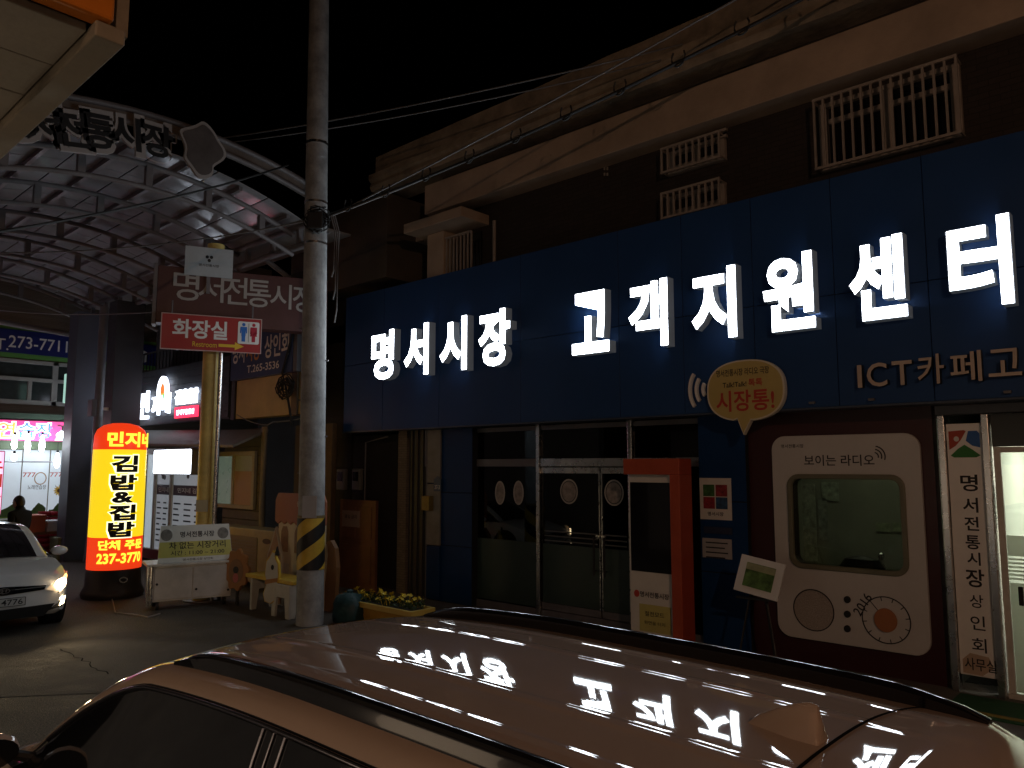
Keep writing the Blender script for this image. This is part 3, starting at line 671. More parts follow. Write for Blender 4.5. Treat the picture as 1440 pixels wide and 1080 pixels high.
wrap(5.7, 5.73, M_chrome, 'band_clamp', .006); wrap(6.35, 6.38, M_chrome, 'band_clamp', .006); wrap(7.3, 7.34, M_chrome, 'band_clamp', .008)
stp = MB()
for i, z in enumerate((2.2, 2.75, 3.3, 3.9, 4.4, 5.9, 6.5)):
    t = (1 if i % 2 else -1); p0 = Vector((PX, PYY, z)) + LN*z + ttl*t*.16; stp.cyl(p0, p0 + ttl*t*.06, .012, n=8); build(stp, 'step_bolt', M_steel, up); stp = MB()
# tangled wire bundle and junction box
tang = MB(); c0 = Vector((PX, PYY, 6.05)) + LN*6 + nrm*.2 + ttl*.08
for i in range(16):
    pts = []; r = random.uniform(.08, .2); ph = random.uniform(0, 6.28); tz = random.uniform(-.1, .1)
    for k in range(13): t = ph + k*.5; pts.append(c0 + ttl*(r*math.cos(t)+random.uniform(-.03, .03)) + Z*(r*.8*math.sin(t)+tz) + nrm*(random.uniform(-.03, .08)))
    tang.tube(pts, random.choice((.008, .011)), 5)
build(tang, 'wire_tangle', M_cable, up); build(MB().fbox(c0, ttl, -.14, .1, -.17, .1, -.05, .1), 'splice_box', M_cable, up, bevel=.02)
hang = MB()
for i in range(3):
    q = c0 + ttl*(.2+.03*i); hang.tube([q + Z*.05, q + ttl*.07 - Z*.2, q + ttl*.06 - Z*(.8+.3*i), q + ttl*.03 - Z*(.9+.35*i)], .012, 6)
build(hang, 'hanging_cable', M_gcable, up)

# overhead cables
def cable(p0, p1, sag, r, label, m=M_cable, n=24, group=None):
    p0 = Vector(p0); p1 = Vector(p1); mb = MB()
    mb.tube([p0.lerp(p1, k/n) - Z*sag*4*(k/n)*(1-k/n) for k in range(n+1)], r, 6)
    return setp(build(mb, 'overhead_cable', m, smooth=60), label, 'cable', group)
cp = Vector((PX, PYY, 6.1)) + LN*6 + ttl*.1
W1 = pY(1120, -28, 7.9); W0 = pY(1120, -62, 7.9)
cable(cp, cp + (W0-cp)*1.5, .12, .012, 'thin grey messenger wire from pole up past the eave', M_gcable)
W1e = cp + (W1-cp)*1.5
cable(cp + Z*.05, W1e, .3, .02, 'thick black cable drooping from pole past the eave')
cable(cp + Z*.02, W1e - Z*.03, .26, .014, 'pale grey cable clipped along the thick black cable', M_gcable)
for i in range(10):
    t = .05 + i*.07; q = (cp + Z*.05).lerp(W1e, t) - Z*.3*4*t*(1-t) + Z*.06
    lp = MB(); lp.tube([q + Vector((.09*math.sin(a_*.5), 0, .11*math.cos(a_*.5))) for a_ in range(2, 12)], .012, 5)
    setp(build(lp, 'cable_loop', M_cable), 'black hanger loop holding the thick overhead cable', 'cable loop', 'hanger loops on the overhead cable')
cable(pX(300, 196, -12.5), pY(960, 62, 8.4), .1, .011, 'upper thin wire crossing from arcade to the eave', M_gcable)
cable(pX(300, 203, -12.5), pY(930, 84, 8.4), .12, .009, 'second thin wire just below the upper wire', M_gcable)
a = pX(0, 291, -8.5); b = pP(405, 232, (PX, PYY, 0), Vector((HX, HY, 0)))
cable(a + (a-b).normalized()*4, b, .25, .016, 'black cable crossing in front of the arcade canopy')
a = pX(60, 425, -13.5); cable((-17, 1.6, 6.1), cp - ttl*.2, .35, .012, 'grey cable from arcade frame to pole wire bundle', M_gcable)
cable((-20.5, 3.6, 5.9), (-13.2, 6.9, 5.3), .25, .012, 'thin cable between shop building and brown market sign', M_gcable)

# ------------------------------------------------------------------ market arcade
ar = thing('market_arcade', 'arched steel market arcade canopy with grey panels over the street', 'arcade', (-17, 4.6, 0))
YE, YW = 7.3, 1.5
zu = lambda y: 6.98 - (y-4.6)**2/13.5
M_pan = mat('canopy_panel', (.27, .275, .29), .12, var=.2, scale=2, spec=.7, bump=.05, bscale=6)
trx = [-12.0, -14.0, -16.0, -18.0, -20.0, -22.0]
N = 18
for x in trx:
    t = MB(); ys = [YW + (YE-YW)*k/N for k in range(N+1)]
    t.tube([(x, y, zu(y)) for y in ys], .048, 8); t.tube([(x, y, zu(y)-.36) for y in ys], .04, 8)
    for k in range(1, N, 3): y = ys[k]; t.box(x-.05, x+.05, y-.05, y+.05, zu(y)-.34, zu(y)-.02)
    build(t, 'truss', M_arch, ar, smooth=50)
for y in (1.6, 2.5, 3.4, 4.3, 5.2, 6.1, 7.0):
    build(bx(-22.3, -11.7, y-.03, y+.03, zu(y)+.065, zu(y)+.135), 'purlin', M_arch, ar)
yy = [1.5, 2.05, 2.95, 3.85, 4.75, 5.65, 6.55, 7.35]
bays = [-11.6, -13, -15, -17, -19, -21, -22.4]
for i in range(len(bays)-1):
    for j in range(len(yy)-1):
        p = MB(); n = 4; xa_, xb_ = bays[i]-.01, bays[i+1]+.01
        for k in range(n+1):
            y = yy[j]+.012 + (yy[j+1]-yy[j]-.024)*k/n
            for (x, dz) in ((xa_, 0), (xb_, 0), (xb_, .012), (xa_, .012)): p.v.append(Vector((x, y, zu(y)+.142+dz)))
        for k in range(n):
            for q in range(4): p.f.append((k*4+q, k*4+(q+1) % 4, (k+1)*4+(q+1) % 4, (k+1)*4+q))
        p.f += [(3, 2, 1, 0), (n*4, n*4+1, n*4+2, n*4+3)]
        build(p, 'panel', M_pan, ar, smooth=40)
# front curved fascia
fa = MB(); n = 24
for k in range(n+1):
    y = YW + (YE+.1-YW)*k/n; zt3 = 7.58 - (y-4.9)**2/17; zb3 = zt3-.2
    for (x, z) in ((-11.5, zb3), (-11.5, zt3), (-11.62, zt3), (-11.62, zb3)): fa.v.append(Vector((x, y, z)))
for k in range(n):
    for q in range(4): fa.f.append((k*4+q, k*4+(q+1) % 4, (k+1)*4+(q+1) % 4, (k+1)*4+q))
fa.f += [(3, 2, 1, 0), (n*4, n*4+1, n*4+2, n*4+3)]
M_fr = mat('arcade_fascia', (.16, .14, .125), .6, var=.25, scale=2)
build(fa, 'front_fascia', M_fr, ar, smooth=40)
for nm, dz, rr in (('top_rim', 0, .05), ('bottom_rim', None, .045)):
    ys = [YW + (YE+.1-YW)*k/n for k in range(n+1)]
    build(MB().tube([(-11.5, y, (7.58-(y-4.9)**2/17) if dz is not None else 7.38-(y-4.9)**2/17) for y in ys], rr, 8), nm, M_arch, ar, smooth=50)
# eave beams with ladder brackets
for z in (6.55, 6.2): build(MB().cyl((-11.5, 7.3, z), (-22.3, 7.3, z), .065, n=12), 'eave_beam', M_arch, ar, smooth=50)
for i in range(12): x = -11.8 - i*.9; build(bx(x-.04, x+.04, 7.26, 7.34, 6.2, 6.55), 'bracket', M_arch, ar)
for z in (6.45, 6.1): build(MB().cyl((-11.5, 1.6, z), (-22.3, 1.6, z), .065, n=12), 'eave_beam', M_arch, ar, smooth=50)
build(MB().tube([(-22.2, 1.6, 5.9), (-22.2, 4.5, 5.95), (-22.2, 7.3, 5.75)], .07, 8), 'end_tie', M_arch, ar, smooth=50)
for a_, b_ in (((-13, 7.3, 6.2), (-13, 8.3, 5.7)), ((-16, 7.3, 6.2), (-16, 8.3, 5.8)), ((-20, 7.3, 6.2), (-20, 8.3, 5.8))): build(MB().cyl(a_, b_, .05, n=10), 'strut', M_arch, ar, smooth=50)
build(bx(-22.3, -11.6, 7.32, 8.25, 6.56, 6.60), 'side_gutter', M_fr, ar)
# near-side shop row; its unseen glowing signs are added to light the canopy
nr = thing('near_row_shops', 'row of small shops under the near side of the arcade', 'shop row', (-17, .9, 0))
build(bx(-23, -12.5, .7, .95, 0, 5.4), 'wall', mat('row_wall', (.2, .18, .16), .8, var=.2), nr)
for k_, (xa_, xb_, c_, st_) in enumerate(((-19.4, -18.1, (1, .45, .5), 1.0), (-20.7, -19.6, (.85, .92, 1), 3.2), (-22.0, -20.9, (1, .10, .2), 2.0), (-23.2, -22.2, (.8, .9, 1), 3.2))):
    sg_ = thing('added_row_sign', ('pink', 'white', 'red', 'cool white')[k_] + ' glowing sign added on the near row to light the canopy', 'sign', ((xa_+xb_)/2, 1.0, 2.9))
    build(bx(xa_, xb_, .96, 1.12, 2.85, 3.65), 'case', M_steel, sg_); build(bx(xa_+.04, xb_-.04, 1.121, 1.13, 2.89, 3.61), 'lit_face', mat('row_fill%d' % k_, c_, .5, var=.2, es=st_, ecol=c_), sg_)
# columns
M_col = mat('column_slate', (.075, .085, .115), .5, var=.2, scale=1.5)
build(bx(-21.5, -20.9, 6.7, 7.25, 0, 6.2), 'column', M_col, ar, bevel=.01)
build(bx(-19.3, -18.8, 6.85, 7.5, 0, 6.2), 'column', mat('column_dark', (.03, .034, .042), .5, var=.2), ar, bevel=.01)
build(MB().cyl((-19.9, 6.95, 0), (-19.9, 6.95, 6.2), .1, n=16), 'downpipe', M_steel, ar, smooth=50)
build(bx(-20.05, -19.75, 6.75, 6.85, 3.5, 3.9), 'switch_box', M_steel, ar, bevel=.01)
build(MB().cyl((-19, 6.8, 3.6), (-19, 6.8, 3.66), .06, n=14), 'security_camera', M_white, ar, smooth=40)
# letters on the arch
al_ = thing('arch_lettering', 'black outlined market name letters along the arcade front arch', 'sign', (-11.4, 4, 6.8))
M_out = mat('letter_outline', (.36, .34, .33), .5, var=.1)
for ch, u, v in (('명', 22, 166), ('서', 60, 174), ('전', 101, 181), ('통', 138, 184), ('시', 176, 186), ('장', 222, 198)):
    c = pX(u, v, -11.38); hh = .58; tt = math.atan2(-(c.y-4.9)/8.5, 1); uy_ = Vector((0, -math.sin(tt), math.cos(tt))); ux_ = Vector((0, math.cos(tt), math.sin(tt)))
    L = build(MB().text(ch, c - Vector((.06, 0, 0)), ux_, .58, hh+.06, bold=.075, d=0, ext=.05, uy=uy_), 'letter', M_out, al_)
    build(MB().text(ch, c - Vector((.06, 0, 0)), ux_, .46, hh-.08, bold=.03, d=.053, uy=uy_), 'letter_face', M_black, L)
pq = thing('arch_plaque', 'plain grey cut-out plaque beside the arch lettering', 'plaque', (-11.4, 5.3, 6.5))
c = pX(283, 212, -11.36); op = [(0.0+(.33+.05*math.sin(3*t)+.05*math.cos(5*t))*math.cos(t), (.42+.04*math.cos(4*t))*math.sin(t)) for t in [2*math.pi*i/40 for i in range(40)]]
build(MB().poly(op, c, UYv, 0, .05), 'plate', M_out, pq); build(MB().poly([(a_*.88, b_*.88) for a_, b_ in op], c, UYv, .052, .058), 'face', mat('plaque_face', (.10, .085, .08), .6, var=.3, scale=6), pq)

# ------------------------------------------------------------------ signs on the yellow post
yp = pZ(283, 844, 0); YPX, YPY = yp.x, yp.y
ypo = thing('yellow_post', 'yellow painted steel post standing behind the white cart', 'post', (YPX, YPY, 0))
build(MB().cyl((YPX, YPY, 0), (YPX, YPY, 6.3), .145, n=24), 'shaft', M_ylw_post, ypo, smooth=40)
build(MB().cyl((YPX, YPY, 0), (YPX, YPY, .02), .3, n=20), 'base_plate', M_steel, ypo); build(MB().cyl((YPX+.25, YPY+.05, 0), (YPX+.25, YPY+.05, 5.2), .04, n=12), 'conduit', M_chrome, ypo, smooth=40)
stk = Vector((YPX, YPY, 0)) - Vector((HX, HY, 0))*.148
build(MB().fbox(stk + Z*1.62, ttl, -.1, .1, -.1, .1, -.02, .006), 'sticker', mat('sticker_yel', (.45, .42, .3), .6, var=.1), ypo)
SD = Vector((math.cos(R(65.5)), math.sin(R(65.5)), 0)); SN = SD.cross(Z)
sp0 = Vector((YPX, YPY, 0)) + SN*.25
def plane_sign(u0, v0, u1, v1, off, th):
    """rectangle on the sign plane from top-left and bottom-right as seen"""
    p0 = sp0 + SN*off; a = pP(u0, v0, p0, SN); b = pP(u1, v1, p0, SN)
    return a, b, (b-a).dot(SD), a.z-b.z
# restroom sign
a, b, W_, H_ = plane_sign(227, 441, 367, 496, .12, .03); zc = (a.z+b.z)/2; H_ = .63
rs = thing('restroom_sign', 'red restroom direction sign with white lettering and yellow arrow', 'sign', tuple(a - Z*H_))
cc = a + SD*W_/2; cc.z = zc
Mred = mat('sign_red', (.36, .025, .03), .45, var=.06)
build(MB().fbox(cc, SD, -W_/2, W_/2, -H_/2, H_/2, -.03, 0), 'board', Mred, rs, bevel=.004)
rim = frame_with_hole(rrect(W_, H_, .004, 2), rrect(W_-.03, H_-.03, .004, 2), cc, SD, .001, .006); build(rim, 'rim', mat('rim_pale', (.5, .35, .33), .5, var=0), rs)
build(MB().text('화장실', cc - SD*W_*.12 + Z*.06, SD, W_*.54, .33, bold=.025, d=.003), 'lettering', M_wtext, rs)
Myel = mat('sign_yellow', (.75, .5, .04), .5, var=0)
build(MB().text('Restroom', cc - SD*W_*.07 - Z*.20, SD, W_*.24, .09, bold=.008, d=.003), 'lettering', Myel, rs)
build(MB().poly([(-.22, -.025), (.05, -.025), (.05, -.07), (.2, 0), (.05, .07), (.05, .025), (-.22, .025)], cc + SD*W_*.2 - Z*.2, SD, .001, .004), 'arrow', Myel, rs)
ic = cc + SD*W_*.365 + Z*.05
ib = build(MB().poly(rrect(.36, .40, .03, 4), ic, SD, .001, .004), 'icon_board', M_wtext, rs)
def figure(o, col, skirt):
    m = MB(); m.poly(ell(.028, .03, 14, 0, .145), o, SD, .0055, .0075)
    body = [(-.055, .105), (.055, .105), (.06, -.01), (.042, -.01), (.035, .05), (.035 if not skirt else .06, -.06), (.03, -.06), (.03, -.16), (-.03, -.16), (-.03, -.06), (-.035 if not skirt else -.06, -.06), (-.035, .05), (-.042, -.01), (-.06, -.01)]
    m.poly(body, o, SD, .0055, .0075); return m
build(figure(ic - SD*.085, 0, False), 'man_pictogram', mat('picto_blue', (.02, .16, .55), .5, var=0), ib)
build(figure(ic + SD*.085, 0, True), 'woman_pictogram', mat('picto_red', (.45, .02, .05), .5, var=0), ib)
build(MB().fbox(ic, SD, -.003, .003, -.17, .17, .0055, .007), 'divider', M_ink, ib)
hg = MB(); 
for f in (.1, .9): q = a + SD*W_*f; hg.cyl(q - SN*.02, q - SN*.02 + Z*.25, .012, n=8)
build(hg, 'hanger', M_steel, rs)
# brown market sign
a, b, W_, H_ = plane_sign(233, 376, 460, 446, 0.0, .25); H_ = 1.0
bs = thing('brown_market_sign', 'dark brown box sign with pale market name lettering behind pole', 'sign', tuple(a - Z*H_))
cc = a + SD*W_/2 - Z*.47
build(MB().fbox(cc, SD, -W_/2-.12, W_/2, -H_/2, H_/2, -.32, 0), 'box', mat('sign_brown', (.075, .028, .028), .5, var=.2), bs, bevel=.01)
build(MB().fbox(cc, SD, -W_/2-.18, -W_/2-.12, -H_/2-.03, H_/2+.03, -.33, .02), 'end_trim', M_arch, bs)
Mpale = mat('pale_lettering', (.36, .34, .32), .5, var=.1)
for i, (ch, u, v, wd_, hd) in enumerate((('명', 262, 402, .42, .52), ('서', 297, 406, .42, .48), ('전', 331, 409, .42, .50), ('통', 364, 413, .42, .50), ('시', 395, 417, .38, .46), ('장', 428, 421, .42, .5))):
    q = pP(u, v, sp0 + SN*.003, SN); build(MB().text(ch, q, SD, wd_, hd, bold=.008, d=.006), 'lettering', Mpale, bs)
tub = MB().cyl(cc - SD*(W_/2) - Z*(H_/2+.05) + SN*.05, cc + SD*.2 - Z*(H_/2+.05) + SN*.05, .03, n=10); build(tub, 'light_tube', M_chrome, bs, smooth=50)
# small white plate above
a, b, W_, H_ = plane_sign(261, 345, 327, 385, .06, .02); H_ = .52
sp = thing('white_plate_sign', 'small white plate with emblem fixed above the brown market sign', 'sign', tuple(a - Z*H_))
cc = a + SD*W_/2 - Z*H_/2
build(MB().fbox(cc, SD, -W_/2, W_/2, -H_/2, H_/2, -.012, 0), 'board', mat('plate_pale', (.42, .47, .5), .5, var=.1), sp)
build(MB().text('명서전통시장', cc - Z*.06, SD, W_*.42, .05, bold=.012, d=.002), 'lettering', M_ink, sp)
for dx, dz in ((-.035, .09), (.035, .09), (0, .03)): build(MB().poly(ell(.028, .03, 12, dx, dz), cc, SD, .001, .003), 'emblem', M_ink, sp)
pst = MB().fbox(cc, SD, -.03, .03, -H_/2-.3, H_/2, -.05, -.013); build(pst, 'stay', M_steel, sp)

# ------------------------------------------------------------------ right-hand shops under the arcade (face Y = 8.2)
SY = 8.2
kb = thing('snack_shop', 'dark sided snack shop with lit signs and menu boards under the arcade', 'shop', (-17.5, SY, 0))
build(bx(-21.4, -15.95, SY+.05, SY+.2, 3.35, 4.75), 'upper_wall', M_sidg, kb)
sd = 0
for i in range(9): build(bx(-21.4, -15.95, SY+.02, SY+.048, 3.37+i*.153, 3.37+i*.153+.143), 'siding_board', M_sidg, kb, bevel=.004)
build(bx(-21.4, -12.9, 12, 12.2, 0, 6.2), 'rear_wall', M_dark, kb); build(bx(-21.4, -15.9, SY+.3, 12, 4.75, 4.85), 'roof', M_dark, kb)
build(bx(-22.2, -12.9, 9.2, 9.3, 4.85, 6.4), 'upper_storey', mat('upper_dark', (.03, .028, .03), .9, var=.3), kb)
rl = MB()
for i in range(28): rl.box(-21.3+i*.2, -21.28+i*.2, SY+.3, SY+.32, 4.85, 5.3)
rl.box(-21.3, -15.9, SY+.29, SY+.33, 5.3, 5.34); build(rl, 'railing', M_black, kb)
for i in range(3): build(bx(-17.2+i*.0, -16.0, 9.16, 9.2, 5.05+i*.35, 5.3+i*.35), 'upper_window', M_steel, kb)
# sloping awning
aw = MB(); aw.add([(-21.2, SY, 3.25), (-14.2, SY, 3.05), (-14.2, SY-.75, 2.72), (-21.2, SY-.75, 2.9), (-21.2, SY, 3.2), (-14.2, SY, 3.0), (-14.2, SY-.75, 2.67), (-21.2, SY-.75, 2.85)], [(0, 1, 2, 3), (7, 6, 5, 4), (0, 4, 5, 1), (3, 2, 6, 7), (1, 5, 6, 2), (0, 3, 7, 4)])
build(aw, 'awning', mat('awning_grey', (.2, .19, .17), .7, var=.3), kb)
# shop front below
build(bx(-21.3, -20.4, SY, SY+.1, 0, 2.9), 'front_pier', M_col, kb)
sx = lambda u: pY(u, 700, SY).x
M_lwin = mat('shop_glow', (.5, .55, .58), .5, var=.25, scale=3, es=.35, ecol=(.75, .9, 1))
build(bx(sx(203), sx(216), SY+.04, SY+.05, .3, 2.6), 'side_pane', M_lwin, kb); 
fr = MB()
for u in (200, 217, 240, 291): fr.box(sx(u)-.06, sx(u)+.06, SY-.02, SY+.08, .05, 2.75)
fr.box(sx(200), sx(291), SY-.015, SY+.075, .05, .3); fr.box(sx(200), sx(291), SY-.015, SY+.075, 2.6, 2.75)
build(fr, 'frame', mat('frame_white', (.5, .5, .45), .5, var=.15), kb, bevel=.006)
M_menu = mat('menu_board', (.45, .47, .47), .5, var=.15, scale=3, es=.16, ecol=(.8, .9, 1))
for k, (u0, u1) in enumerate(((219, 239), (242, 290))):
    pn = build(bx(sx(u0), sx(u1), SY+.02, SY+.04, .3, 2.6), 'menu_board', M_menu, kb)
    build(bx(sx(u0)+.02, sx(u1)-.02, SY+.012, SY+.019, 1.62, 1.86), 'title_strip', mat('strip_plum', (.06, .015, .03), .5, var=0), pn)
    for i in range(8):
        for c_ in range(2 if k == 0 else 3):
            wq = (sx(u1)-sx(u0)-.1)/(2 if k == 0 else 3); xq = sx(u0)+.06 + c_*wq
            build(bx(xq, xq+wq*random.uniform(.4, .75), SY+.014, SY+.019, .5+i*.13, .535+i*.13), 'menu_line', M_ink, pn)
    for i in range(5): q = (random.uniform(sx(u0)+.15, sx(u1)-.15), random.uniform(1.95, 2.5)); build(MB().poly(ell(.07, .06, 12), (q[0], SY+.02, q[1]), UX, .001, .004), 'menu_picture', mat('menu_pic', (.1, .08, .07), .6, var=.5), pn)
    build(MB().text('민지네' if k == 0 else '민지네 김밥', ((sx(u0)+sx(u1))/2, SY+.012, 1.74), UX, (sx(u1)-sx(u0))*.7, .12, bold=.01, d=.003), 'lettering', M_wtext, pn)
build(bx(sx(200), sx(291), SY-.03, SY+.07, .06, .28), 'kick_plate', mat('kick_red', (.2, .03, .04), .5, var=.2), kb)
# lit channel lettering on siding
ls = thing('lit_shop_lettering', 'small glowing white shop name lettering on dark siding', 'sign', (-19, SY, 3.6))
M_lit2 = mat('lit_white_small', (.9, .93, .95), .4, var=0, es=4, ecol=(.78, .86, 1))
for ch, u, v, wq, hq in (('민', 206, 570, .62, .85), ('지', 222, 570, .5, .6), ('네', 236, 567, .55, .6)):
    q = pY(u, v, SY-.02); build(MB().text(ch, q, UX, wq*.8, hq*.85, bold=.02, d=.02, ext=.06), 'letter', M_lit2, ls)
q = pY(232, 553, SY-.02); build(frame_with_hole(ell(.30, .42, 24), ell(.16, .27, 24), q, UX, .02, .08), 'egg_ring', M_lit2, ls)
build(MB().poly(ell(.11, .16, 14, 0, .08), q, UX, .02, .07), 'emblem', mat('em_orange', (.8, .2, .04), .5, var=0, es=1.2), ls); build(MB().poly(ell(.12, .14, 14, .02, -.14), q, UX, .02, .07), 'emblem', mat('em_green', (.05, .5, .1), .5, var=0, es=1.2), ls)
a = pY(249, 549, SY-.02); b = pY(279, 566, SY-.02)
bsn = thing('lit_box_sign', 'glowing white sign over red strip on siding behind the yellow post', 'sign', (a.x, SY, b.z))
build(MB().text('김밥집밥', ((a.x+b.x)/2, SY, (a.z+b.z)/2), UX, b.x-a.x, a.z-b.z, bold=.02, d=.02, ext=.05), 'lettering', M_lit2, bsn)
build(bx(a.x, b.x, SY-.06, SY-.005, b.z-.32, b.z-.06), 'red_strip', mat('lit_red', (.8, .03, .08), .5, var=0, es=2.2), bsn)
build(MB().text('단체주문환영', ((a.x+b.x)/2, SY-.06, b.z-.19), UX, (b.x-a.x)*.8, .13, bold=.02, d=.004), 'lettering', M_lit2, bsn)
a = pY(216, 632, SY-.8); b = pY(268, 668, SY-.8)
bl = thing('lit_lightbox', 'bright white rectangular lightbox hanging under the shop awning', 'lightbox', ((a.x+b.x)/2, SY-.75, b.z))
build(MB().poly(rrect(b.x-a.x, a.z-b.z, .06, 4, (a.x+b.x)/2, (a.z+b.z)/2), (0, SY-.62, 0), UX, 0, .17), 'case', M_steel, bl)
build(MB().poly(rrect(b.x-a.x-.04, a.z-b.z-.04, .05, 4, (a.x+b.x)/2, (a.z+b.z)/2), (0, SY-.79, 0), UX, .001, .006), 'lit_face', mat('lightbox_white', (.9, .95, 1), .4, var=0, es=5, ecol=(.82, .92, 1)), bl)
build(MB().text('민지네', ((a.x+b.x)/2-.15, SY-.797, (a.z+b.z)/2-.03), UX, .55, .2, bold=.0, d=.002), 'lettering', mat('faint_ink', (.1, .1, .15), .5, var=0, es=.8), bl)
for f in (.2, .8): x = a.x+(b.x-a.x)*f; build(MB().cyl((x, SY-.7, a.z), (x, SY-.7, 2.75), .012, n=8), 'hanger', M_steel, bl)
# neighbour front: window, beige wall, blue sign
nb_ = thing('association_building', 'beige walled shop front with glazed door left of the concrete pole', 'building', (-14.3, SY, 0))
M_bei = mat('beige_wall', (.52, .40, .22), .8, var=.2, scale=2)
build(bx(-15.6, -12.95, SY+.02, SY+.3, 3.32, 4.15), 'upper_wall', M_bei, nb_, bevel=.008)
build(bx(-15.6, -12.95, SY+.32, SY+.5, 4.15, 6.3), 'back_wall', M_dark, nb_)
build(bx(-15.75, -15.6, SY-.02, SY+.3, 3.3, 5.2), 'corner_post', M_sidg, nb_)
build(bx(-13.35, -13.15, SY-.02, SY+.1, 3.3, 5.4), 'corner_strip', mat('timber', (.16, .12, .08), .7, var=.3), nb_)
for i in range(16): build(bx(-16.1, sx(364), SY+.06, SY+.14, .06+i*.19, .06+i*.19+.18), 'cladding_board', mat('olive_board', (.10, .09, .065), .7, var=.3), nb_, bevel=.006)
wx0_, wx1_ = sx(300), sx(328); wz1, wz0 = pY(320, 640, SY).z, pY(320, 700, SY).z
wf_ = MB(); x0_, x1_ = sx(299), sx(357); zt_, zb_ = 2.62, 1.42
wf_.box(x0_, x1_, SY-.02, SY+.05, zt_-.1, zt_); wf_.box(x0_, x1_, SY-.02, SY+.05, zb_, zb_+.08)
for x in (x0_, (x0_+x1_)/2-.05, x1_-.1): wf_.box(x, x+.1, SY-.02, SY+.05, zb_+.08, zt_-.1)
wo = build(wf_, 'window', mat('frame_olive', (.30, .28, .2), .6, var=.15), nb_, bevel=.006)
build(bx(x0_+.1, (x0_+x1_)/2-.05, SY+.01, SY+.02, zb_+.08, zt_-.1), 'pane', mat('lit_teal_pane', (.10, .13, .10), .3, var=.6, scale=3, es=.10, ecol=(.6, .8, .6)), wo)
build(bx((x0_+x1_)/2+.05, x1_-.1, SY+.0, SY+.02, zb_+.08, 2.2), 'lower_panel', mat('tan_panel', (.36, .24, .14), .6, var=.1), wo)
build(bx((x0_+x1_)/2+.05, x1_-.1, SY+.01, SY+.02, 2.2, zt_-.1), 'upper_pane', mat('pale_pane', (.35, .4, .36), .4, var=.1), wo)
bsg = thing('blue_association_sign', 'blue association sign with white and orange lettering and phone number', 'sign', (-14.6, SY-.1, 4.15))
a = pY(326, 475, SY-.12); b = pY(410, 525, SY-.12); x0_, x1_ = a.x, b.x
build(bx(x0_, x1_, SY-.12, SY+.02, 4.14, 5.06), 'board', mat('sign_blue', (.03, .06, .17), .5, var=.15), bsg, bevel=.006)
build(bx(x1_, x1_+.14, SY-.10, SY+.02, 4.14, 5.1), 'side_return', M_steel, bsg)
for t_, f0, f1, m_ in (('명서', .03, .24, M_wtext), ('시장', .27, .50, mat('sign_orange', (.7, .32, .05), .5, var=0)), ('상인회', .57, .95, M_wtext)):
    build(MB().text(t_, (x0_+(x1_-x0_)*(f0+f1)/2, SY-.12, 4.73), UX, (x1_-x0_)*(f1-f0), .48, bold=.02, d=.003), 'lettering', m_, bsg)
build(MB().text('T.265-3536', (x0_+(x1_-x0_)*.55, SY-.12, 4.33), UX, (x1_-x0_)*.52, .16, bold=.015, d=.003), 'lettering', M_wtext, bsg)
tg = MB(); c0 = pY(402, 545, SY-.15)
for i in range(14):
    ph = random.uniform(0, 6.28); r = random.uniform(.1, .3)
    tg.tube([c0 + Vector((r*math.cos(ph+k*.6), random.uniform(-.06, .03), r*.8*math.sin(ph+k*.6)+random.uniform(-.05, .05))) for k in range(9)], .014, 5)
tg.tube([c0 + Z*1.1 + UX*.2, c0 + Z*.3 - UX*.15, c0, c0 - Z*.4 + UX*.15, c0 - Z*.75 + UX*.25], .025, 6)
setp(build(tg, 'wire_coil', M_cable), 'tangled black wire coil hanging on the beige wall', 'wire coil')
sag = MB(); a = pY(333, 583, SY-.1); b = pY(425, 588, SY-.1)
sag.tube([a.lerp(b, k/12) - Z*.18*4*(k/12)*(1-k/12)*(.6 if k > 6 else 1) for k in range(13)], .012, 5); setp(build(sag, 'sagging_wire', M_gcable), 'thin sagging wire below the beige wall', 'wire')
dp = MB(); a = pY(371, 640, SY-.1); dp.tube([(a.x, SY-.1, 3.1), (a.x, SY-.1, 1.6), (a.x+.05, SY-.1, .1)], .06, 10); build(dp, 'downpipe', mat('pipe_tan', (.2, .17, .12), .6, var=.3), nb_, smooth=50)
for i, x in enumerate((-13.35, -13.1, -12.85, -12.55, -12.3)): build(bx(x, x+.2, SY+.1+.03*(i % 2), SY+.2, 0, 3.1), 'timber_board', mat('timber_dark%d' % i, (.07+.012*i, .05+.006*i, .03), .8, var=.4), nb_)

# ------------------------------------------------------------------ street end building (faces +X)
EX = -23.5
eb = thing('street_end_building', 'brick street end building with blue phone number sign and karaoke front', 'building', (EX-.5, 6, 0))
ey = lambda u, v=560: pX(u, v, EX).y
build(bx(EX-.3, EX, 0, 13.5, 0, 9), 'wall', M_brick2, eb)
bsn2 = thing('blue_phone_sign', 'long blue sign with green rim and white phone number', 'sign', (EX, 6, 5.2))
build(bx(EX, EX+.12, 3, ey(243, 490), 5.18, 6.02), 'rim', mat('rim_green', (.10, .28, .06), .5, var=.1), bsn2); build(bx(EX+.12, EX+.14, 3.05, ey(230, 490), 5.30, 5.92), 'face', mat('phone_blue', (.012, .02, .16), .4, var=.1), bsn2)
build(MB().text('273-7711', (EX+.14, (ey(10, 480)+ey(93, 480))/2, 5.6), UYv, ey(93, 480)-ey(10, 480), .32, bold=.006, d=.004), 'lettering', M_wtext, bsn2)
build(MB().text('T.', (EX+.14, ey(1, 480), 5.5), UYv, .3, .3, d=.004), 'lettering', M_wtext, bsn2)
build(MB().poly(rrect(.35, .35, .1, 4), (EX+.14, ey(197, 488), 5.55), UYv, .001, .004), 'emblem', M_wtext, bsn2)
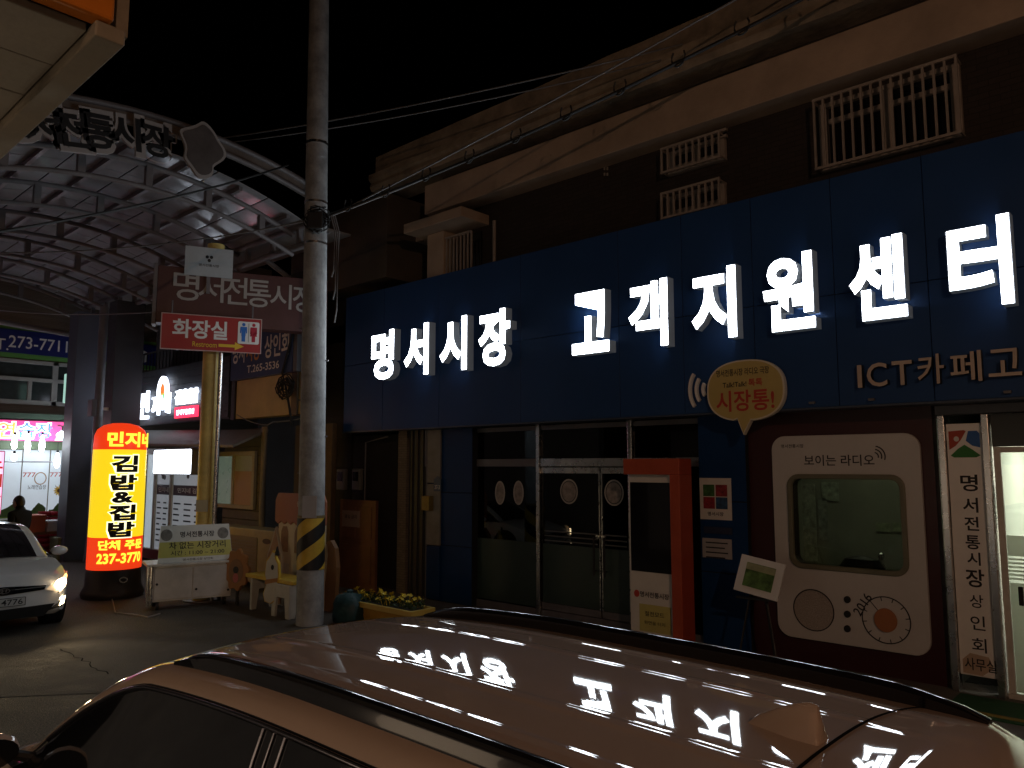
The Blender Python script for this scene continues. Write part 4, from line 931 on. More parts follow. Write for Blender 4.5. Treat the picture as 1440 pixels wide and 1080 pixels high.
# windows: each frame with panes
yA, yB = 3.6, ey(110, 560); zA, zB = 3.95, 5.15
wfm = MB(); ym = ey(72, 540)
for y in (yA, ym, yB-.12): wfm.box(EX, EX+.08, y, y+.14, zA, zB)
wfm.box(EX, EX+.08, yA+.14, yB-.12, zA, zA+.12); wfm.box(EX, EX+.08, yA+.14, yB-.12, zB-.1, zB); wfm.box(EX+.003, EX+.075, yA+.14, yB-.12, 4.58, 4.68); wfm.box(EX+.003, EX+.07, ey(37), ey(37)+.1, zA+.12, 4.58)
wi = build(wfm, 'window', mat('window_grey', (.33, .34, .33), .5, var=.1), eb, bevel=.008)
for y0, y1, z0, z1 in ((yA+.14, ym, 4.68, zB-.1), (ym+.14, yB-.12, 4.68, zB-.1), (yA+.14, ey(37), zA+.12, 4.58), (ey(37)+.1, ym, zA+.12, 4.58), (ym+.14, yB-.12, zA+.12, 4.58)):
    build(bx(EX+.02, EX+.03, y0, y1, z0, z1), 'pane', mat('pane_dark', (.035, .045, .045), .12, var=.3), wi)
build(bx(EX, EX+.35, 2, yB+.1, 3.55, 3.7), 'canopy', mat('canopy_green', (.06, .10, .07), .6, var=.2), eb)
# pink karaoke sign
pk = thing('pink_practice_sign', 'bright pink shop sign with coloured outlined lettering over hanging bulbs', 'sign', (EX+.3, 6, 2.9))
build(bx(EX+.05, EX+.32, 2.5, ey(112, 600), 2.97, 3.52), 'box', mat('pink_case', (.3, .05, .15), .5, var=0), pk)
build(bx(EX+.321, EX+.33, 2.52, ey(112, 600)-.02, 2.99, 3.5), 'lit_face', mat('pink_lit', (.8, .08, .3), .5, var=.1, es=1.0, ecol=(.85, .07, .28)), pk)
q0 = EX+.335
for ch, u, c_ in (('노', -52, (.1, .3, .75)), ('래', -24, (.8, .5, .1)), ('연', 4, (.8, .5, .1)), ('습', 32, (.1, .2, .7)), ('장', 57, (.1, .3, .75))):
    build(MB().text(ch, (q0, ey(u, 600), 3.25), UYv, .46, .46, bold=.07, d=.001), 'letter_outline', mat('lit_out', (.9, .9, .95), .5, var=0, es=1.3), pk)
    build(MB().text(ch, (q0, ey(u, 600), 3.25), UYv, .4, .4, bold=.01, d=.006), 'lettering', mat('lt%.1f' % c_[0], c_, .5, var=0, es=.7), pk)
build(MB().poly([(-.25, -.25), (.1, -.25), (.35, .25), (0, .25)], (q0, ey(86, 600), 3.245), UYv, .001, .003), 'stripe', mat('stripe_pale', (.8, .7, .7), .5, var=0, es=.9), pk)
build(MB().poly([(-.12, -.2), (.1, -.2), (.25, .05), (.02, .05)], (q0, ey(88, 600), 3.25), UYv, .004, .005), 'stripe', mat('stripe_red', (.8, .1, .05), .5, var=0, es=.9), pk)
build(bx(EX+.02, EX+.2, 2.5, ey(112, 600), 2.75, 2.968), 'header', mat('header_green', (.09, .13, .07), .6, var=.2), eb)
# shop front glass with printed hill and sunflowers
M_fg = mat('frosted_front', (.42, .46, .48), .35, var=.12, scale=1.5, es=.45, ecol=(.75, .85, .95))
for i, (u0, u1) in enumerate(((-60, 27), (29, 66), (68, 102))):
    pn = build(bx(EX+.02, EX+.05, ey(u0, 690), ey(u1, 690), .75, 2.74), 'front_panel', M_fg, eb)
    y0, y1 = ey(u0, 690)+.02, ey(u1, 690)-.02; ng = 24; top = [(y0+(y1-y0)*k/ng, 1.22+.10*math.sin(k*.33+i*2)+random.uniform(-.02, .02)) for k in range(ng+1)]
    build(MB().poly([(y0, .76), (y1, .76)] + top[::-1], (EX+.05, 0, 0), UYv, .001, .004), 'hill_print', mat('hill_green', (.05, .09, .02), .6, var=.5, scale=5, es=.05), pn)
    build(MB().poly([(y0, .76), (y1, .76), (y1, .98), (y0, 1.02)], (EX+.05, 0, 0), UYv, .005, .006), 'field_print', mat('field_green', (.12, .2, .03), .6, var=.3, es=.06), pn)
    if i:
        build(MB().text('노래연습장', (EX+.05, (y0+y1)/2+.05, 1.75), UYv, (y1-y0)*.75, .12, d=.003, bold=.005), 'lettering', M_ink, pn)
        build(MB().text('777', (EX+.05, (y0+y1)/2-.15, 2.08), UYv, .3, .12, d=.003, bold=.01), 'lettering', Mr, pn)
        build(frame_with_hole(ell(.15, .17, 20), ell(.125, .145, 20), (EX+.05, (y0+y1)/2+.12, 1.98), UYv, .001, .004), 'ring_print', mat('ring_brown', (.35, .2, .1), .5, var=0), pn)
sfl = thing('sunflower_print', 'printed sunflowers on the pale shop front glass', 'print', (EX+.06, 7, .9))
for u, v, r in ((83, 690, .13), (92, 708, .1), (98, 708, .11), (88, 706, .08)):
    q = pX(u, v, EX+.06); fl = MB()
    for k in range(12): t = k*math.pi/6; fl.poly(ell(r*.5, r*.16, 8), q + Vector((0, math.cos(t)*r*.6, math.sin(t)*r*.6)), Vector((0, math.cos(t), math.sin(t))), .001, .004, uy=Vector((0, -math.sin(t), math.cos(t))))
    build(fl, 'petals', mat('petal', (.6, .38, .04), .6, var=.1, es=.1), sfl); build(MB().poly(ell(r*.4, r*.4, 12), q, UYv, .005, .007), 'disc', mat('seed', (.12, .05, .015), .7, var=.3), sfl)
build(bx(EX+.01, EX+.06, ey(102, 690), ey(118, 690), .1, 2.74), 'white_pier', M_whitem, eb)
rod = MB().cyl((EX+.6, 3, 2.42), (EX+.6, ey(100, 640), 2.42), .015, n=8); build(rod, 'bulb_rail', M_steel, eb)
# hanging bulbs
M_bulb = mat('bulb_lit', (1, 1, 1), .3, var=0, es=18, ecol=(.85, .93, 1))
for u, v0, v1 in ((21, 612, 632), (40, 610, 637), (60, 612, 636), (81, 637, 658), (20, 642, 648)):
    a = pX(u, v0, EX+.7); b = pX(u, v1, EX+.7); L = max(.18, a.z-b.z)
    t = thing('hanging_bulb', 'lit white LED bulb hanging below the pink sign', 'bulb', (EX+.7, a.y, b.z), group='hanging bulbs under pink sign')
    build(MB().lathe([(.02, L), (.045, L*.8), (.07, L*.35), (.05, L*.08), (.01, 0)], (EX+.7, a.y, b.z), 14), 'glass', M_bulb, t, smooth=60)
    build(MB().cyl((EX+.7, a.y, b.z+L), (EX+.7, a.y, 2.95 if v0 < 640 else 2.45), .008, n=6), 'cord', M_black, t); build(MB().cyl((EX+.7, a.y, b.z+L), (EX+.7, a.y, b.z+L+.08), .03, n=10), 'socket', M_black, t)
for u, v in ((87, 612), (104, 613)):
    a = pX(u, v, EX+1.0); t = thing('flood_lamp', 'bright white spot lamp at the end of the pink sign', 'lamp', (a.x, a.y, a.z), group='spot lamps by pink sign')
    build(MB().lathe([(.02, .1), (.09, .06), (.13, 0), (.11, -.05), (.02, -.08)], a, 16), 'bulb', M_bulb, t, smooth=60); build(MB().tube([a + Z*.1, a + Vector((-.3, .1, .25)), (EX+.2, a.y+.1, a.z+.3)], .02, 6), 'arm', M_steel, t)
# pink vertical sign at the frame edge
pv = thing('pink_vertical_sign', 'pink and white lit vertical sign standing left of the shop front', 'sign', (-21, 4.4, .6))
a = pX(7, 640, -20.5); build(bx(-20.6, -20.5, a.y-.75, a.y, 1.2, 2.65), 'case', mat('pv_case', (.5, .1, .25), .5, var=0), pv); build(bx(-20.499, -20.49, a.y-.73, a.y-.02, 1.22, 2.63), 'lit_face', mat('pv_lit', (.9, .55, .7), .5, var=.1, es=1.6, ecol=(1, .45, .7)), pv)
for i, ch in enumerate('노래방'): build(MB().text(ch, (-20.49, a.y-.16, 2.4-i*.42), UYv, .26, .3, bold=.03, d=.004), 'lettering', mat('pv_red', (.8, .06, .03), .5, var=0, es=.4), pv)
build(MB().cyl((-20.55, a.y-.35, 0), (-20.55, a.y-.35, 1.2), .05, n=10), 'post', M_steel, pv)
# small projecting green sign and flag sign by the column
q = pX(97, 545, -21.6); gs = thing('green_projecting_sign', 'small pale green lit sign projecting beside the slate column', 'sign', (-21.6, q.y, q.z-.35))
build(bx(-21.7, -21.55, q.y-.1, q.y+.13, q.z-.4, q.z+.35), 'case', mat('gsign', (.4, .6, .52), .5, var=0, es=.6, ecol=(.5, .9, .75)), gs, bevel=.02); build(MB().text('약', (-21.55, q.y+.02, q.z), UYv, .16, .3, d=.004), 'lettering', M_ink, gs)

# ------------------------------------------------------------------ goods in front of the end shop
def basin_stack(u, v, n, label):
    q = pZ(u, v, 0); t = thing('basin_stack', label, 'basin stack', (q.x, q.y, 0), group='red basin stacks by the shop')
    for i in range(n): build(MB().lathe([(.13, 0), (.2, .03), (.22, .09), (.22, .12), (.19, .12), (.16, .04)], (q.x, q.y, i*.14), 18), 'basin', mat('red_plastic', (.34, .015, .03), .35, var=.1), t, smooth=50)
basin_stack(63, 778, 8, 'tall stack of glossy red basins nearest the walking person'); basin_stack(81, 778, 8, 'tall stack of red basins in the middle of the goods')
basin_stack(103, 768, 6, 'shorter stack of red basins beside the shop pier'); basin_stack(46, 773, 4, 'low stack of red basins half behind the walking person')
gt = thing('goods_table', 'low table piled with boxes in front of the pale shop front', 'table', (-21.5, 6.3, 0))
build(bx(-22.4, -21.6, 5.4, 7.3, .62, .68), 'top', M_wood, gt)
for x in (-22.35, -21.65):
    for y in (5.45, 7.25): build(bx(x-.03, x+.03, y-.03, y+.03, 0, .62), 'leg', M_steel, gt)
for k, (y0, y1, h, c_, lb) in enumerate(((5.5, 6.05, .3, (.16, .17, .10), 'olive cardboard produce box on the goods table'), (6.1, 6.5, .38, (.5, .12, .05), 'orange red carton on the goods table'), (6.55, 7.2, .22, (.5, .5, .5), 'white foam box at the end of the goods table'))):
    bxm = thing('goods_box', lb, 'box', (-22, (y0+y1)/2, .68)); build(bx(-22.3, -21.7, y0, y1, .68, .68+h), 'carton', mat('gb%d' % k, c_, .6, var=.2), bxm, bevel=.01); build(bx(-22.32, -21.68, y0-.012, y1+.012, .68+h, .72+h), 'lid', mat('gbl%d' % k, tuple(min(1, q*1.2) for q in c_), .6, var=.2), bxm, bevel=.006)
q = pZ(105, 785, 0); ct = thing('goods_crate', 'pale green crate on the ground beside the lit column sign', 'crate', (q.x, q.y, 0))
build(bx(q.x-.3, q.x+.3, q.y-.5, q.y+.1, .0, .5), 'crate_body', mat('crate_green', (.2, .23, .12), .6, var=.3), ct, bevel=.02); build(bx(q.x-.32, q.x+.32, q.y-.52, q.y+.12, .5, .56), 'crate_rim', mat('crate_rim', (.3, .32, .2), .6, var=.2), ct, bevel=.01)
bd = MB(); a = pX(120, 740, -20.3); bd.tube([(-20.3, a.y, .02), (-20.6, a.y+.25, 1.7)], .02, 6); bd.tube([(-20.3, a.y+.4, .02), (-20.6, a.y+.3, 1.7)], .02, 6); setp(build(bd, 'sign_stand', M_steel), 'thin metal stand legs beside the lit column sign', 'stand')

# ------------------------------------------------------------------ lit column balloon sign
q = pZ(158, 838, 0); BXc, BYc = q.x, q.y; BR = .44
bal = thing('lit_column_sign', 'tall glowing yellow and red column sign with black base', 'sign', (BXc, BYc, 0))
sc0 = Vector((BXc, BYc, 0)); fwd = (O - sc0); fwd.z = 0; fwd.normalize(); rgt = Z.cross(fwd); 
build(MB().lathe([(.50, 0), (.52, .06), (.50, .12), (.455, .2), (.45, .46), (.43, .5)], sc0, 36), 'base', mat('base_black', (.02, .014, .012), .5, var=.2), bal, smooth=40)
zR = [.5, 1.06, 2.62, 3.0]
M_bred = mat('lit_red_vinyl', (.8, .06, .015), .4, var=.12, scale=3, es=.85, ecol=(.95, .05, .008))
M_byel = mat('lit_yellow_vinyl', (.9, .7, .02), .4, var=.12, scale=3, es=.95, ecol=(1, .70, .012))
build(MB().lathe([(BR+.005, .5), (BR+.006, 1.06)], sc0, 48), 'lower_red_band', M_bred, bal, smooth=60)
build(MB().lathe([(BR+.006, 1.061), (BR, 2.6)], sc0, 48), 'yellow_body', M_byel, bal, smooth=60)
build(MB().lathe([(BR, 2.601), (BR-.01, 2.85), (BR-.05, 2.96), (BR-.15, 3.04), (.15, 3.08), (.01, 3.09)], sc0, 48), 'red_cap', M_bred, bal, smooth=60)
rot0 = R(12)
def wraptext(t, zc, w_, h_, bold, m, name='lettering', off=.012, a0=None):
    vs, fs = glyph(t, bold, 0, 3)
    if not vs: return
    x0 = min(v.x for v in vs); x1 = max(v.x for v in vs); y0 = min(v.y for v in vs); y1 = max(v.y for v in vs)
    me = bpy.data.meshes.new('w'); me.from_pydata([((v.x-x0)/(x1-x0)*w_ - w_/2, (v.y-y0)/(y1-y0)*h_ - h_/2, 0) for v in vs], [], fs)
    bm = bmesh.new(); bm.from_mesh(me)
    for k in range(-14, 15):
        bmesh.ops.bisect_plane(bm, geom=bm.verts[:]+bm.edges[:]+bm.faces[:], plane_co=(k*.04, 0, 0), plane_no=(1, 0, 0))
    mb = MB(); bm.verts.ensure_lookup_table(); bm.verts.index_update()
    pts = []
    for v in bm.verts:
        an = v.co.x/BR + (rot0 if a0 is None else a0); pts.append(sc0 + (fwd*math.cos(an) + rgt*math.sin(an))*(BR+off) + Z*(zc + v.co.y))
    mb.add(pts, [tuple(v.index for v in f.verts) for f in bm.faces]); bm.free(); bpy.data.meshes.remove(me)
    return build(mb, name, m, bal, fixn=False)
M_by2 = mat('lit_yellow_letter', (.95, .75, .05), .5, var=0, es=1.5, ecol=(1, .8, .05))
M_bbk = mat('sign_black', (.02, .015, .01), .5, var=0)
M_bwh = mat('lit_outline', (.95, .9, .6), .5, var=0, es=1.5, ecol=(1, .95, .6))
wraptext('민지네', 2.78, .86, .27, .04, M_by2, a0=R(28))
for ch, zc, h_ in (('김', 2.35, .30), ('밥', 2.02, .28), ('&', 1.76, .20), ('집', 1.49, .28), ('밥', 1.18 + .02, .27)):
    w_ = .44 if ch != '&' else .36
    wraptext(ch, zc, w_+.05, h_+.04, .08, M_bwh, 'letter_outline', .009); wraptext(ch, zc, w_, h_, .045, M_bbk, 'lettering', .014)
wraptext('단체 주문', .93, .80, .17, .04, M_by2, a0=R(16)); wraptext('237-3770', .70, .80, .18, .03, M_by2, a0=R(14))
build(frame_with_hole(ell(.07, .05, 20), ell(.05, .033, 20), sc0 + fwd*.455 + rgt*.16 + Z*.33, rgt, .0, .02), 'vent_ring', M_chrome, bal)
cb = MB(); a = pZ(162, 862, .012); cb.tube([sc0 + fwd*.5 + Z*.012, a, pZ(185, 864, .012), pZ(208, 868, .012), pZ(225, 863, .012)], .012, 6); setp(build(cb, 'power_cord', mat('cord_grey', (.25, .22, .2), .6, var=0), smooth=60), 'pale power cord lying on asphalt by the lit column sign', 'cord')

# ------------------------------------------------------------------ white cart with banner
a = pZ(206, 861, 0); b = pZ(328, 850, 0); cd = (b-a); cd.z = 0; CW = cd.length; cd.normalize(); cn = cd.cross(Z)
cart = thing('white_cart', 'low white metal street cart with sloping banner on top', 'cart', tuple((a+b)/2))
build(MB().fbox(a, cd, .04, CW-.04, .14, .70, -.6, -.02), 'body', M_whitem, cart, bevel=.01)
for f0, f1 in ((.07, .5), (.51, .95)): build(MB().fbox(a, cd, CW*f0, CW*f1, .17, .67, -.019, -.006), 'side_panel', mat('cart_panel', (.48, .46, .44), .5, var=.25, scale=2.5), cart, bevel=.004)
for d in (0, .05): build(MB().cyl(a + cd*(.0+d) + Z*.1, a + cd*(.0+d) + Z*.72, .022, n=10), 'corner_tube', M_chrome, cart, smooth=50)
build(MB().fbox(a, cd, -.03, CW+.03, .70, .74, -.64, .02), 'top', M_whitem, cart, bevel=.006)
bolt = MB()
for f, z in ((.1, .42), (.93, .42), (.93, .25), (.55, .3)): q = a + cd*CW*f + Z*z; bolt.cyl(q - cn*.004, q + cn*.002, .02, n=10)
build(bolt, 'bolt', M_black, cart)
for f in (.12, .9):
    for dd in (-.1, -.52): q = a + cd*CW*f + cn*dd + Z*.07; build(MB().cyl(q - cd*.02, q + cd*.02, .07, n=16), 'wheel', M_black, cart, smooth=50)
ban = thing('cart_banner', 'pale banner board with black lettering and yellow strip on the cart', 'banner', tuple(a + cd*CW/2 + Z*.74))
lean = Vector((0, 0, 1))*.93 - cn*.36; lean.normalize(); bo = a + cd*CW*.54 - cn*.06 + Z*.745
BW = CW*.88
build(MB().poly([(-BW/2, 0), (BW/2, 0), (BW/2*.94, .62), (-BW/2*.9, .62)], bo, cd, -.02, 0, uy=lean), 'board', mat('banner_white', (.5, .5, .46), .5, var=.08, es=.04), ban)
build(MB().poly([(-BW/2+.01, .08), (BW/2-.01, .08), (BW/2*.96, .34), (-BW/2*.95, .34)], bo, cd, .001, .003, uy=lean), 'yellow_strip', mat('banner_yellow', (.5, .48, .12), .5, var=.08), ban)
for t_, oy, w_, h_, bo_ in (('명서전통시장', .46, BW*.46, .1, .02), ('차 없는 시장거리', .275, BW*.76, .12, .012), ('시간 : 11:00 ~ 21:00', .15, BW*.72, .08, .01), ('명서전통시장 상인회', .035, BW*.4, .04, .005)):
    build(MB().text(t_, bo + lean*oy + cd*(BW*.03), cd, w_, h_, bold=bo_, d=.005, uy=lean), 'lettering', M_ink, ban)
for f in (-.38, .38): build(MB().poly(ell(.09, .1, 16, BW*f, .46), bo, cd, .001, .003, uy=lean), 'round_print', mat('banner_grey', (.2, .19, .17), .6, var=.5, scale=14), ban)

# air-conditioner outdoor unit
a = pZ(301, 838, 0); b = pY(388, 760, SY-.55)
acx0, acx1 = pY(303, 770, SY-.6).x, pY(386, 770, SY-.6).x
ac = thing('outdoor_unit', 'weathered beige air conditioner outdoor unit behind the cart', 'air conditioner', ((acx0+acx1)/2, SY-.4, 0))
build(bx(acx0, acx1, SY-.6, SY-.15, .12, 1.12), 'case', mat('ac_beige', (.30, .27, .19), .6, var=.25, scale=3), ac, bevel=.02)
build(MB().poly(rrect((acx1-acx0)*.66, .74, .03, 3), (acx0+(acx1-acx0)*.40, SY-.6, .6), UX, .001, .012), 'fan_panel', mat('ac_panel', (.16, .14, .10), .6, var=.2), ac)
for i in range(11): build(bx(acx0+.14, acx0+(acx1-acx0)*.72, SY-.622, SY-.613, .28+i*.06, .29+i*.06), 'grille_slat', M_steel, ac)
build(MB().poly(ell(.14, .05, 18), (acx1-.28, SY-.6, .92), UX, .001, .006), 'badge', M_black, ac)
for x in (acx0+.15, acx1-.25): build(bx(x, x+.1, SY-.58, SY-.17, 0, .12), 'foot', M_black, ac)

# ------------------------------------------------------------------ bench with cut-out panels
q = pZ(398, 868, 0)
bn = thing('photo_bench', 'yellow and white bench with painted horse and lion head end panels', 'bench', (q.x-.4, q.y+.3, 0))
bx0, bx1, by0, by1 = q.x-1.15, q.x+.25, q.y-.02, q.y+.42
build(bx(bx0, bx1, by0, by1, .50, .56), 'seat', M_yel, bn, bevel=.012)
Mbw = mat('bench_white', (.46, .46, .43), .5, var=.15)
lg = lambda x: MB().poly([(0, 0), (.09, 0), (.13, .32), (.31, .32), (.35, 0), (.44, 0), (.44, .5), (0, .5)], (x, by1, 0), Vector((0, -1, 0)), -.03, .03)
for x in (bx0+.2, bx1-.05): build(lg(x), 'end_frame', Mbw, bn, bevel=.008)
build(MB().poly([(0, 0), (.1, 0), (.14, .3), (.36, .3), (.4, 0), (.5, 0), (.5, .5), (0, .5)], (bx1-.5, by0, 0), UX, .0, .04), 'front_frame', Mbw, bn, bevel=.008)
hh = [(x_*.95, z_*.95) for x_, z_ in [(-.13, 0), (-.02, -.04), (.07, .02), (.08, .18), (.12, .42), (.1, .62), (.04, .72), (.05, .8), (-.01, .82), (-.05, .74), (-.12, .66), (-.14, .45), (-.1, .3), (-.16, .12)]]
hs_ = pZ(372, 868, 0)
UP = (UX*.35 + ttl).normalized()
hp = build(MB().poly(hh, (hs_.x, by0-.06, .22), UP, -.07, .0), 'horse_panel', M_yel, bn, bevel=.006)
build(MB().poly([(x*.86-.005, z*.95+.01) for x, z in hh], (hs_.x, by0-.06, .22), UP, .001, .006), 'horse_face', mat('horse_white', (.5, .5, .46), .6, var=.05), hp)
build(MB().poly([(-.12, .26), (.09, .3), (.09, .36), (-.12, .33)], (hs_.x, by0-.06, .22), UP, .007, .009), 'bridle', mat('bridle', (.35, .17, .06), .6, var=0), hp); build(MB().poly(ell(.025, .04, 12, .0, .52), (hs_.x, by0-.06, .22), UP, .007, .01), 'eye', M_ink, hp)
build(MB().poly([(.02, .7), (.06, .84), (.1, .7)], (hs_.x, by0-.06, .22), UP, -.03, .004), 'ear', M_ink, hp)
ls_ = pZ(340, 850, 0); lc = (ls_.x, by0+.02, .58)
lp_ = build(MB().poly([( (.21+.025*math.cos(9*t))*math.cos(t), (.33+.025*math.cos(9*t))*math.sin(t)) for t in [2*math.pi*i/54 for i in range(54)]], lc, UP, -.07, .0), 'lion_panel', mat('lion_mane', (.30, .13, .04), .6, var=.1), bn, bevel=.006)
build(MB().poly(ell(.13, .2, 24, 0, -.02), lc, UP, .001, .006), 'muzzle', mat('lion_face', (.22, .11, .05), .6, var=.2), lp_); build(MB().poly(ell(.05, .06, 14, 0, .0), lc, UP, .007, .01), 'nose', M_ink, lp_); build(MB().poly(ell(.05, .08, 14, 0, -.13), lc, UP, .007, .01), 'tongue', mat('tongue', (.4, .1, .1), .6, var=0), lp_)
build(MB().cyl((lc[0], lc[1]+.04, 0), (lc[0], lc[1]+.04, .3), .03, n=10), 'stand', M_black, lp_)
# cut-out flame-shaped and stall panels
fp = pY(382, 800, by1+.05)
fl = thing('cutout_panel', 'pale pointed cut-out panel standing behind the bench', 'panel', (fp.x, by1+.1, 0))
co = [(-.28, 0), (.28, 0), (.3, .35), (.2, .5), (.22, .8), (.1, 1.05), (0, 1.28), (-.1, 1.05), (-.24, .8), (-.2, .52), (-.32, .35)]
build(MB().poly(co, (fp.x, by1+.1, .0), UX, -.04, 0), 'board', mat('cut_edge', (.5, .45, .38), .6, var=.1), fl); build(MB().poly([(x*.86, z*.95+.02) for x, z in co], (fp.x, by1+.1, .0), UX, .001, .005), 'print', mat('cut_tan', (.40, .24, .13), .6, var=.35, scale=6), fl)
stx0, stx1 = pY(391, 750, by1+.3).x, pY(462, 750, by1+.3).x; sty = by1+.3
stl = thing('photo_stall_panel', 'cream photo panel painted as a stall with pink scalloped awning', 'panel', ((stx0+stx1)/2, sty, 0))
ztp = pY(410, 690, sty).z
build(bx(stx0+.06, stx1-.06, sty-.03, sty, .0, ztp-.5), 'board', mat('stall_cream', (.66, .58, .40), .6, var=.1), stl, bevel=.006)
awp = [(0, 0)] + [(i*(stx1-stx0)/16, -.05*abs(math.sin(i*math.pi/2))) for i in range(1, 16)] + [(stx1-stx0, 0), (stx1-stx0, .36), (stx1-stx0-.08, .48), (.08, .48), (0, .36)]
build(MB().poly(awp, (stx0, sty, ztp-.52), UX, .031, .07), 'awning', mat('stall_pink', (.40, .16, .09), .6, var=.1), stl, bevel=.01)
for k in (0, 1):
    wq = (stx1-stx0); build(MB().poly([(.0, 0), (.22, 0), (.22, .34), (.17, .43), (.05, .43), (0, .34)], (stx0+.16+k*.42, sty, .85), UX, .031, .035), 'window_print', mat('stall_brown', (.36, .22, .11), .6, var=.4, scale=9), stl)
    build(bx(stx0+.14+k*.42, stx0+.44+k*.42, sty-.04, sty-.036, .3, .66), 'door_print', mat('stall_pale', (.56, .52, .4), .6, var=.1), stl)
build(MB().text('솜사탕', (stx0+wq*.6, sty-.07, ztp-.2), UX, .45, .12, bold=.02, d=.004), 'lettering', mat('stall_text', (.6, .5, .4), .6, var=0), stl)
# panel to the right of the pole
q = pY(458, 840, 7.3); rp = thing('side_cutout_panel', 'dark brown rounded cut-out panel with white edge right of the pole', 'panel', (q.x, 7.3, 0))
op = [(-.12, 0), (.24, 0), (.28, .7), (.22, 1.0), (.1, 1.12), (-.04, 1.08), (-.1, .95), (-.06, .6), (-.14, .3)]
build(MB().poly(op, (q.x, 7.3, .0), UX, -.07, 0), 'board', mat('panel_brown', (.22, .11, .04), .6, var=.2), rp); build(MB().poly([(-.13, .1), (-.07, .1), (.0, .6), (.03, .9), (.0, 1.05), (-.06, 1.02), (-.09, .9), (-.05, .6), (-.13, .3)], (q.x, 7.3, .0), UX, .001, .006), 'white_edge', mat('edge_white', (.5, .48, .42), .6, var=.15), rp)
# teal sack
q = pZ(470, 880, 0); sk = MB(); sk.lathe([(.15, 0), (.23, .03), (.26, .14), (.25, .28), (.18, .39), (.07, .44)], (q.x+.02, q.y+.25, 0), 18, 1, .85)
for v in sk.v: v += Vector((random.uniform(-.03, .03), random.uniform(-.03, .03), random.uniform(-.02, .02) if v.z > .01 else 0))
skt = thing('teal_sack', 'dark teal tied rubbish sack beside the concrete pole', 'sack', (q.x, q.y+.25, 0)); build(sk, 'bag', mat('teal_plastic', (.012, .05, .055), .6, var=.4, bump=.8, bscale=10), skt, smooth=80); build(MB().lathe([(.05, .43), (.04, .45), (.05, .47), (.03, .49)], (q.x+.02, q.y+.25, 0), 12), 'knot', MATS['teal_plastic'], skt, smooth=60)

# flower planter
a = pY(475, 853, 7.0); b = pY(578, 853, 7.0); pz = pY(525, 852, 7.0).z + .02
fpn = thing('flower_planter', 'yellow rectangular planter full of small yellow flowers', 'planter', ((a.x+b.x)/2, 7.1, 0))
x0_, x1_ = a.x, b.x
pt = MB(); 
for (i0, i1, z0, z1) in ((.09, .02, 0.0, pz-.07),):
    vsq = []
    for ins, z in ((i0, z0), (i1, z1)): vsq += [(x0_+ins, 7.0+ins, z), (x1_-ins, 7.0+ins, z), (x1_-ins, 7.42-ins, z), (x0_+ins, 7.42-ins, z)]
    pt.add(vsq, [(3, 2, 1, 0), (4, 5, 6, 7), (0, 1, 5, 4), (1, 2, 6, 5), (2, 3, 7, 6), (3, 0, 4, 7)])
build(pt, 'tub', mat('planter_orange', (.50, .27, .035), .5, var=.15), fpn, bevel=.01)
rimo = build(frame_with_hole(rrect(x1_-x0_+.04, .46, .02, 3, (x0_+x1_)/2, 0), rrect(x1_-x0_-.06, .36, .02, 3, (x0_+x1_)/2, 0), (0, 0, 0), UX, 0, .07), 'rim', mat('planter_rim', (.58, .40, .08), .5, var=.1), fpn)
me = rimo.data
for v in me.vertices:
    w_ = rimo.parent.matrix_basis @ v.co; v.co = rimo.parent.matrix_basis.inverted() @ Vector((w_.x, 7.21 + w_.z, pz-.07 - w_.y))
build(bx(x0_+.03, x1_-.03, 7.03, 7.39, pz-.10, pz-.03), 'soil', mat('soil', (.03, .022, .015), .95, var=.4, bump=.6), fpn)
lf = MB(); random.seed(3)
for i in range(420):
    c = Vector((random.uniform(x0_+.05, x1_-.05), random.uniform(7.05, 7.37), pz-.02+random.random()*.08)); d = Vector((random.uniform(-1, 1), random.uniform(-1, 1), random.uniform(.1, 1))).normalized(); e = d.orthogonal().normalized()*.014
    lf.add([c, c+d*.03+e, c+d*.075, c+d*.03-e], [(0, 1, 2, 3)])
lo = build(lf, 'leaves', mat('flower_leaf', (.03, .06, .015), .6, var=.3), fpn, fixn=False); lo['kind'] = 'stuff'
fm = []
for v_ in range(3):
    f = MB(); f.cyl((0, 0, -.08), (0, 0, 0), .004, n=5)
    for k in range(5):
        t = k*2*math.pi/5 + v_; d = Vector((math.cos(t), math.sin(t), .35)); e = Vector((-math.sin(t), math.cos(t), 0))*.018
        f.add([(0, 0, 0), d*.02+e, d*.042+e*.6, d*.042-e*.6, d*.02-e], [(0, 1, 2, 3, 4)])
    fm.append(f)
Mfl = mat('flower_yellow', (.62, .46, .02), .6, var=.15)
prot = []
for f in fm:
    me = f.mesh('flower'); me.materials.append(Mfl); prot.append(me)
for i in range(46):
    o = bpy.data.objects.new('flower', prot[i % 3]); C.objects.link(o); o.parent = fpn
    p = Vector((random.uniform(x0_+.06, x1_-.06), random.uniform(7.05, 7.36), pz+.05+random.random()*.08)); o.location = fpn.matrix_basis.inverted() @ p
    o.rotation_euler = (random.uniform(-.7, .9), random.uniform(-.6, .6), random.random()*6); s_ = random.uniform(.7, 1.15); o.scale = (s_, s_, s_)

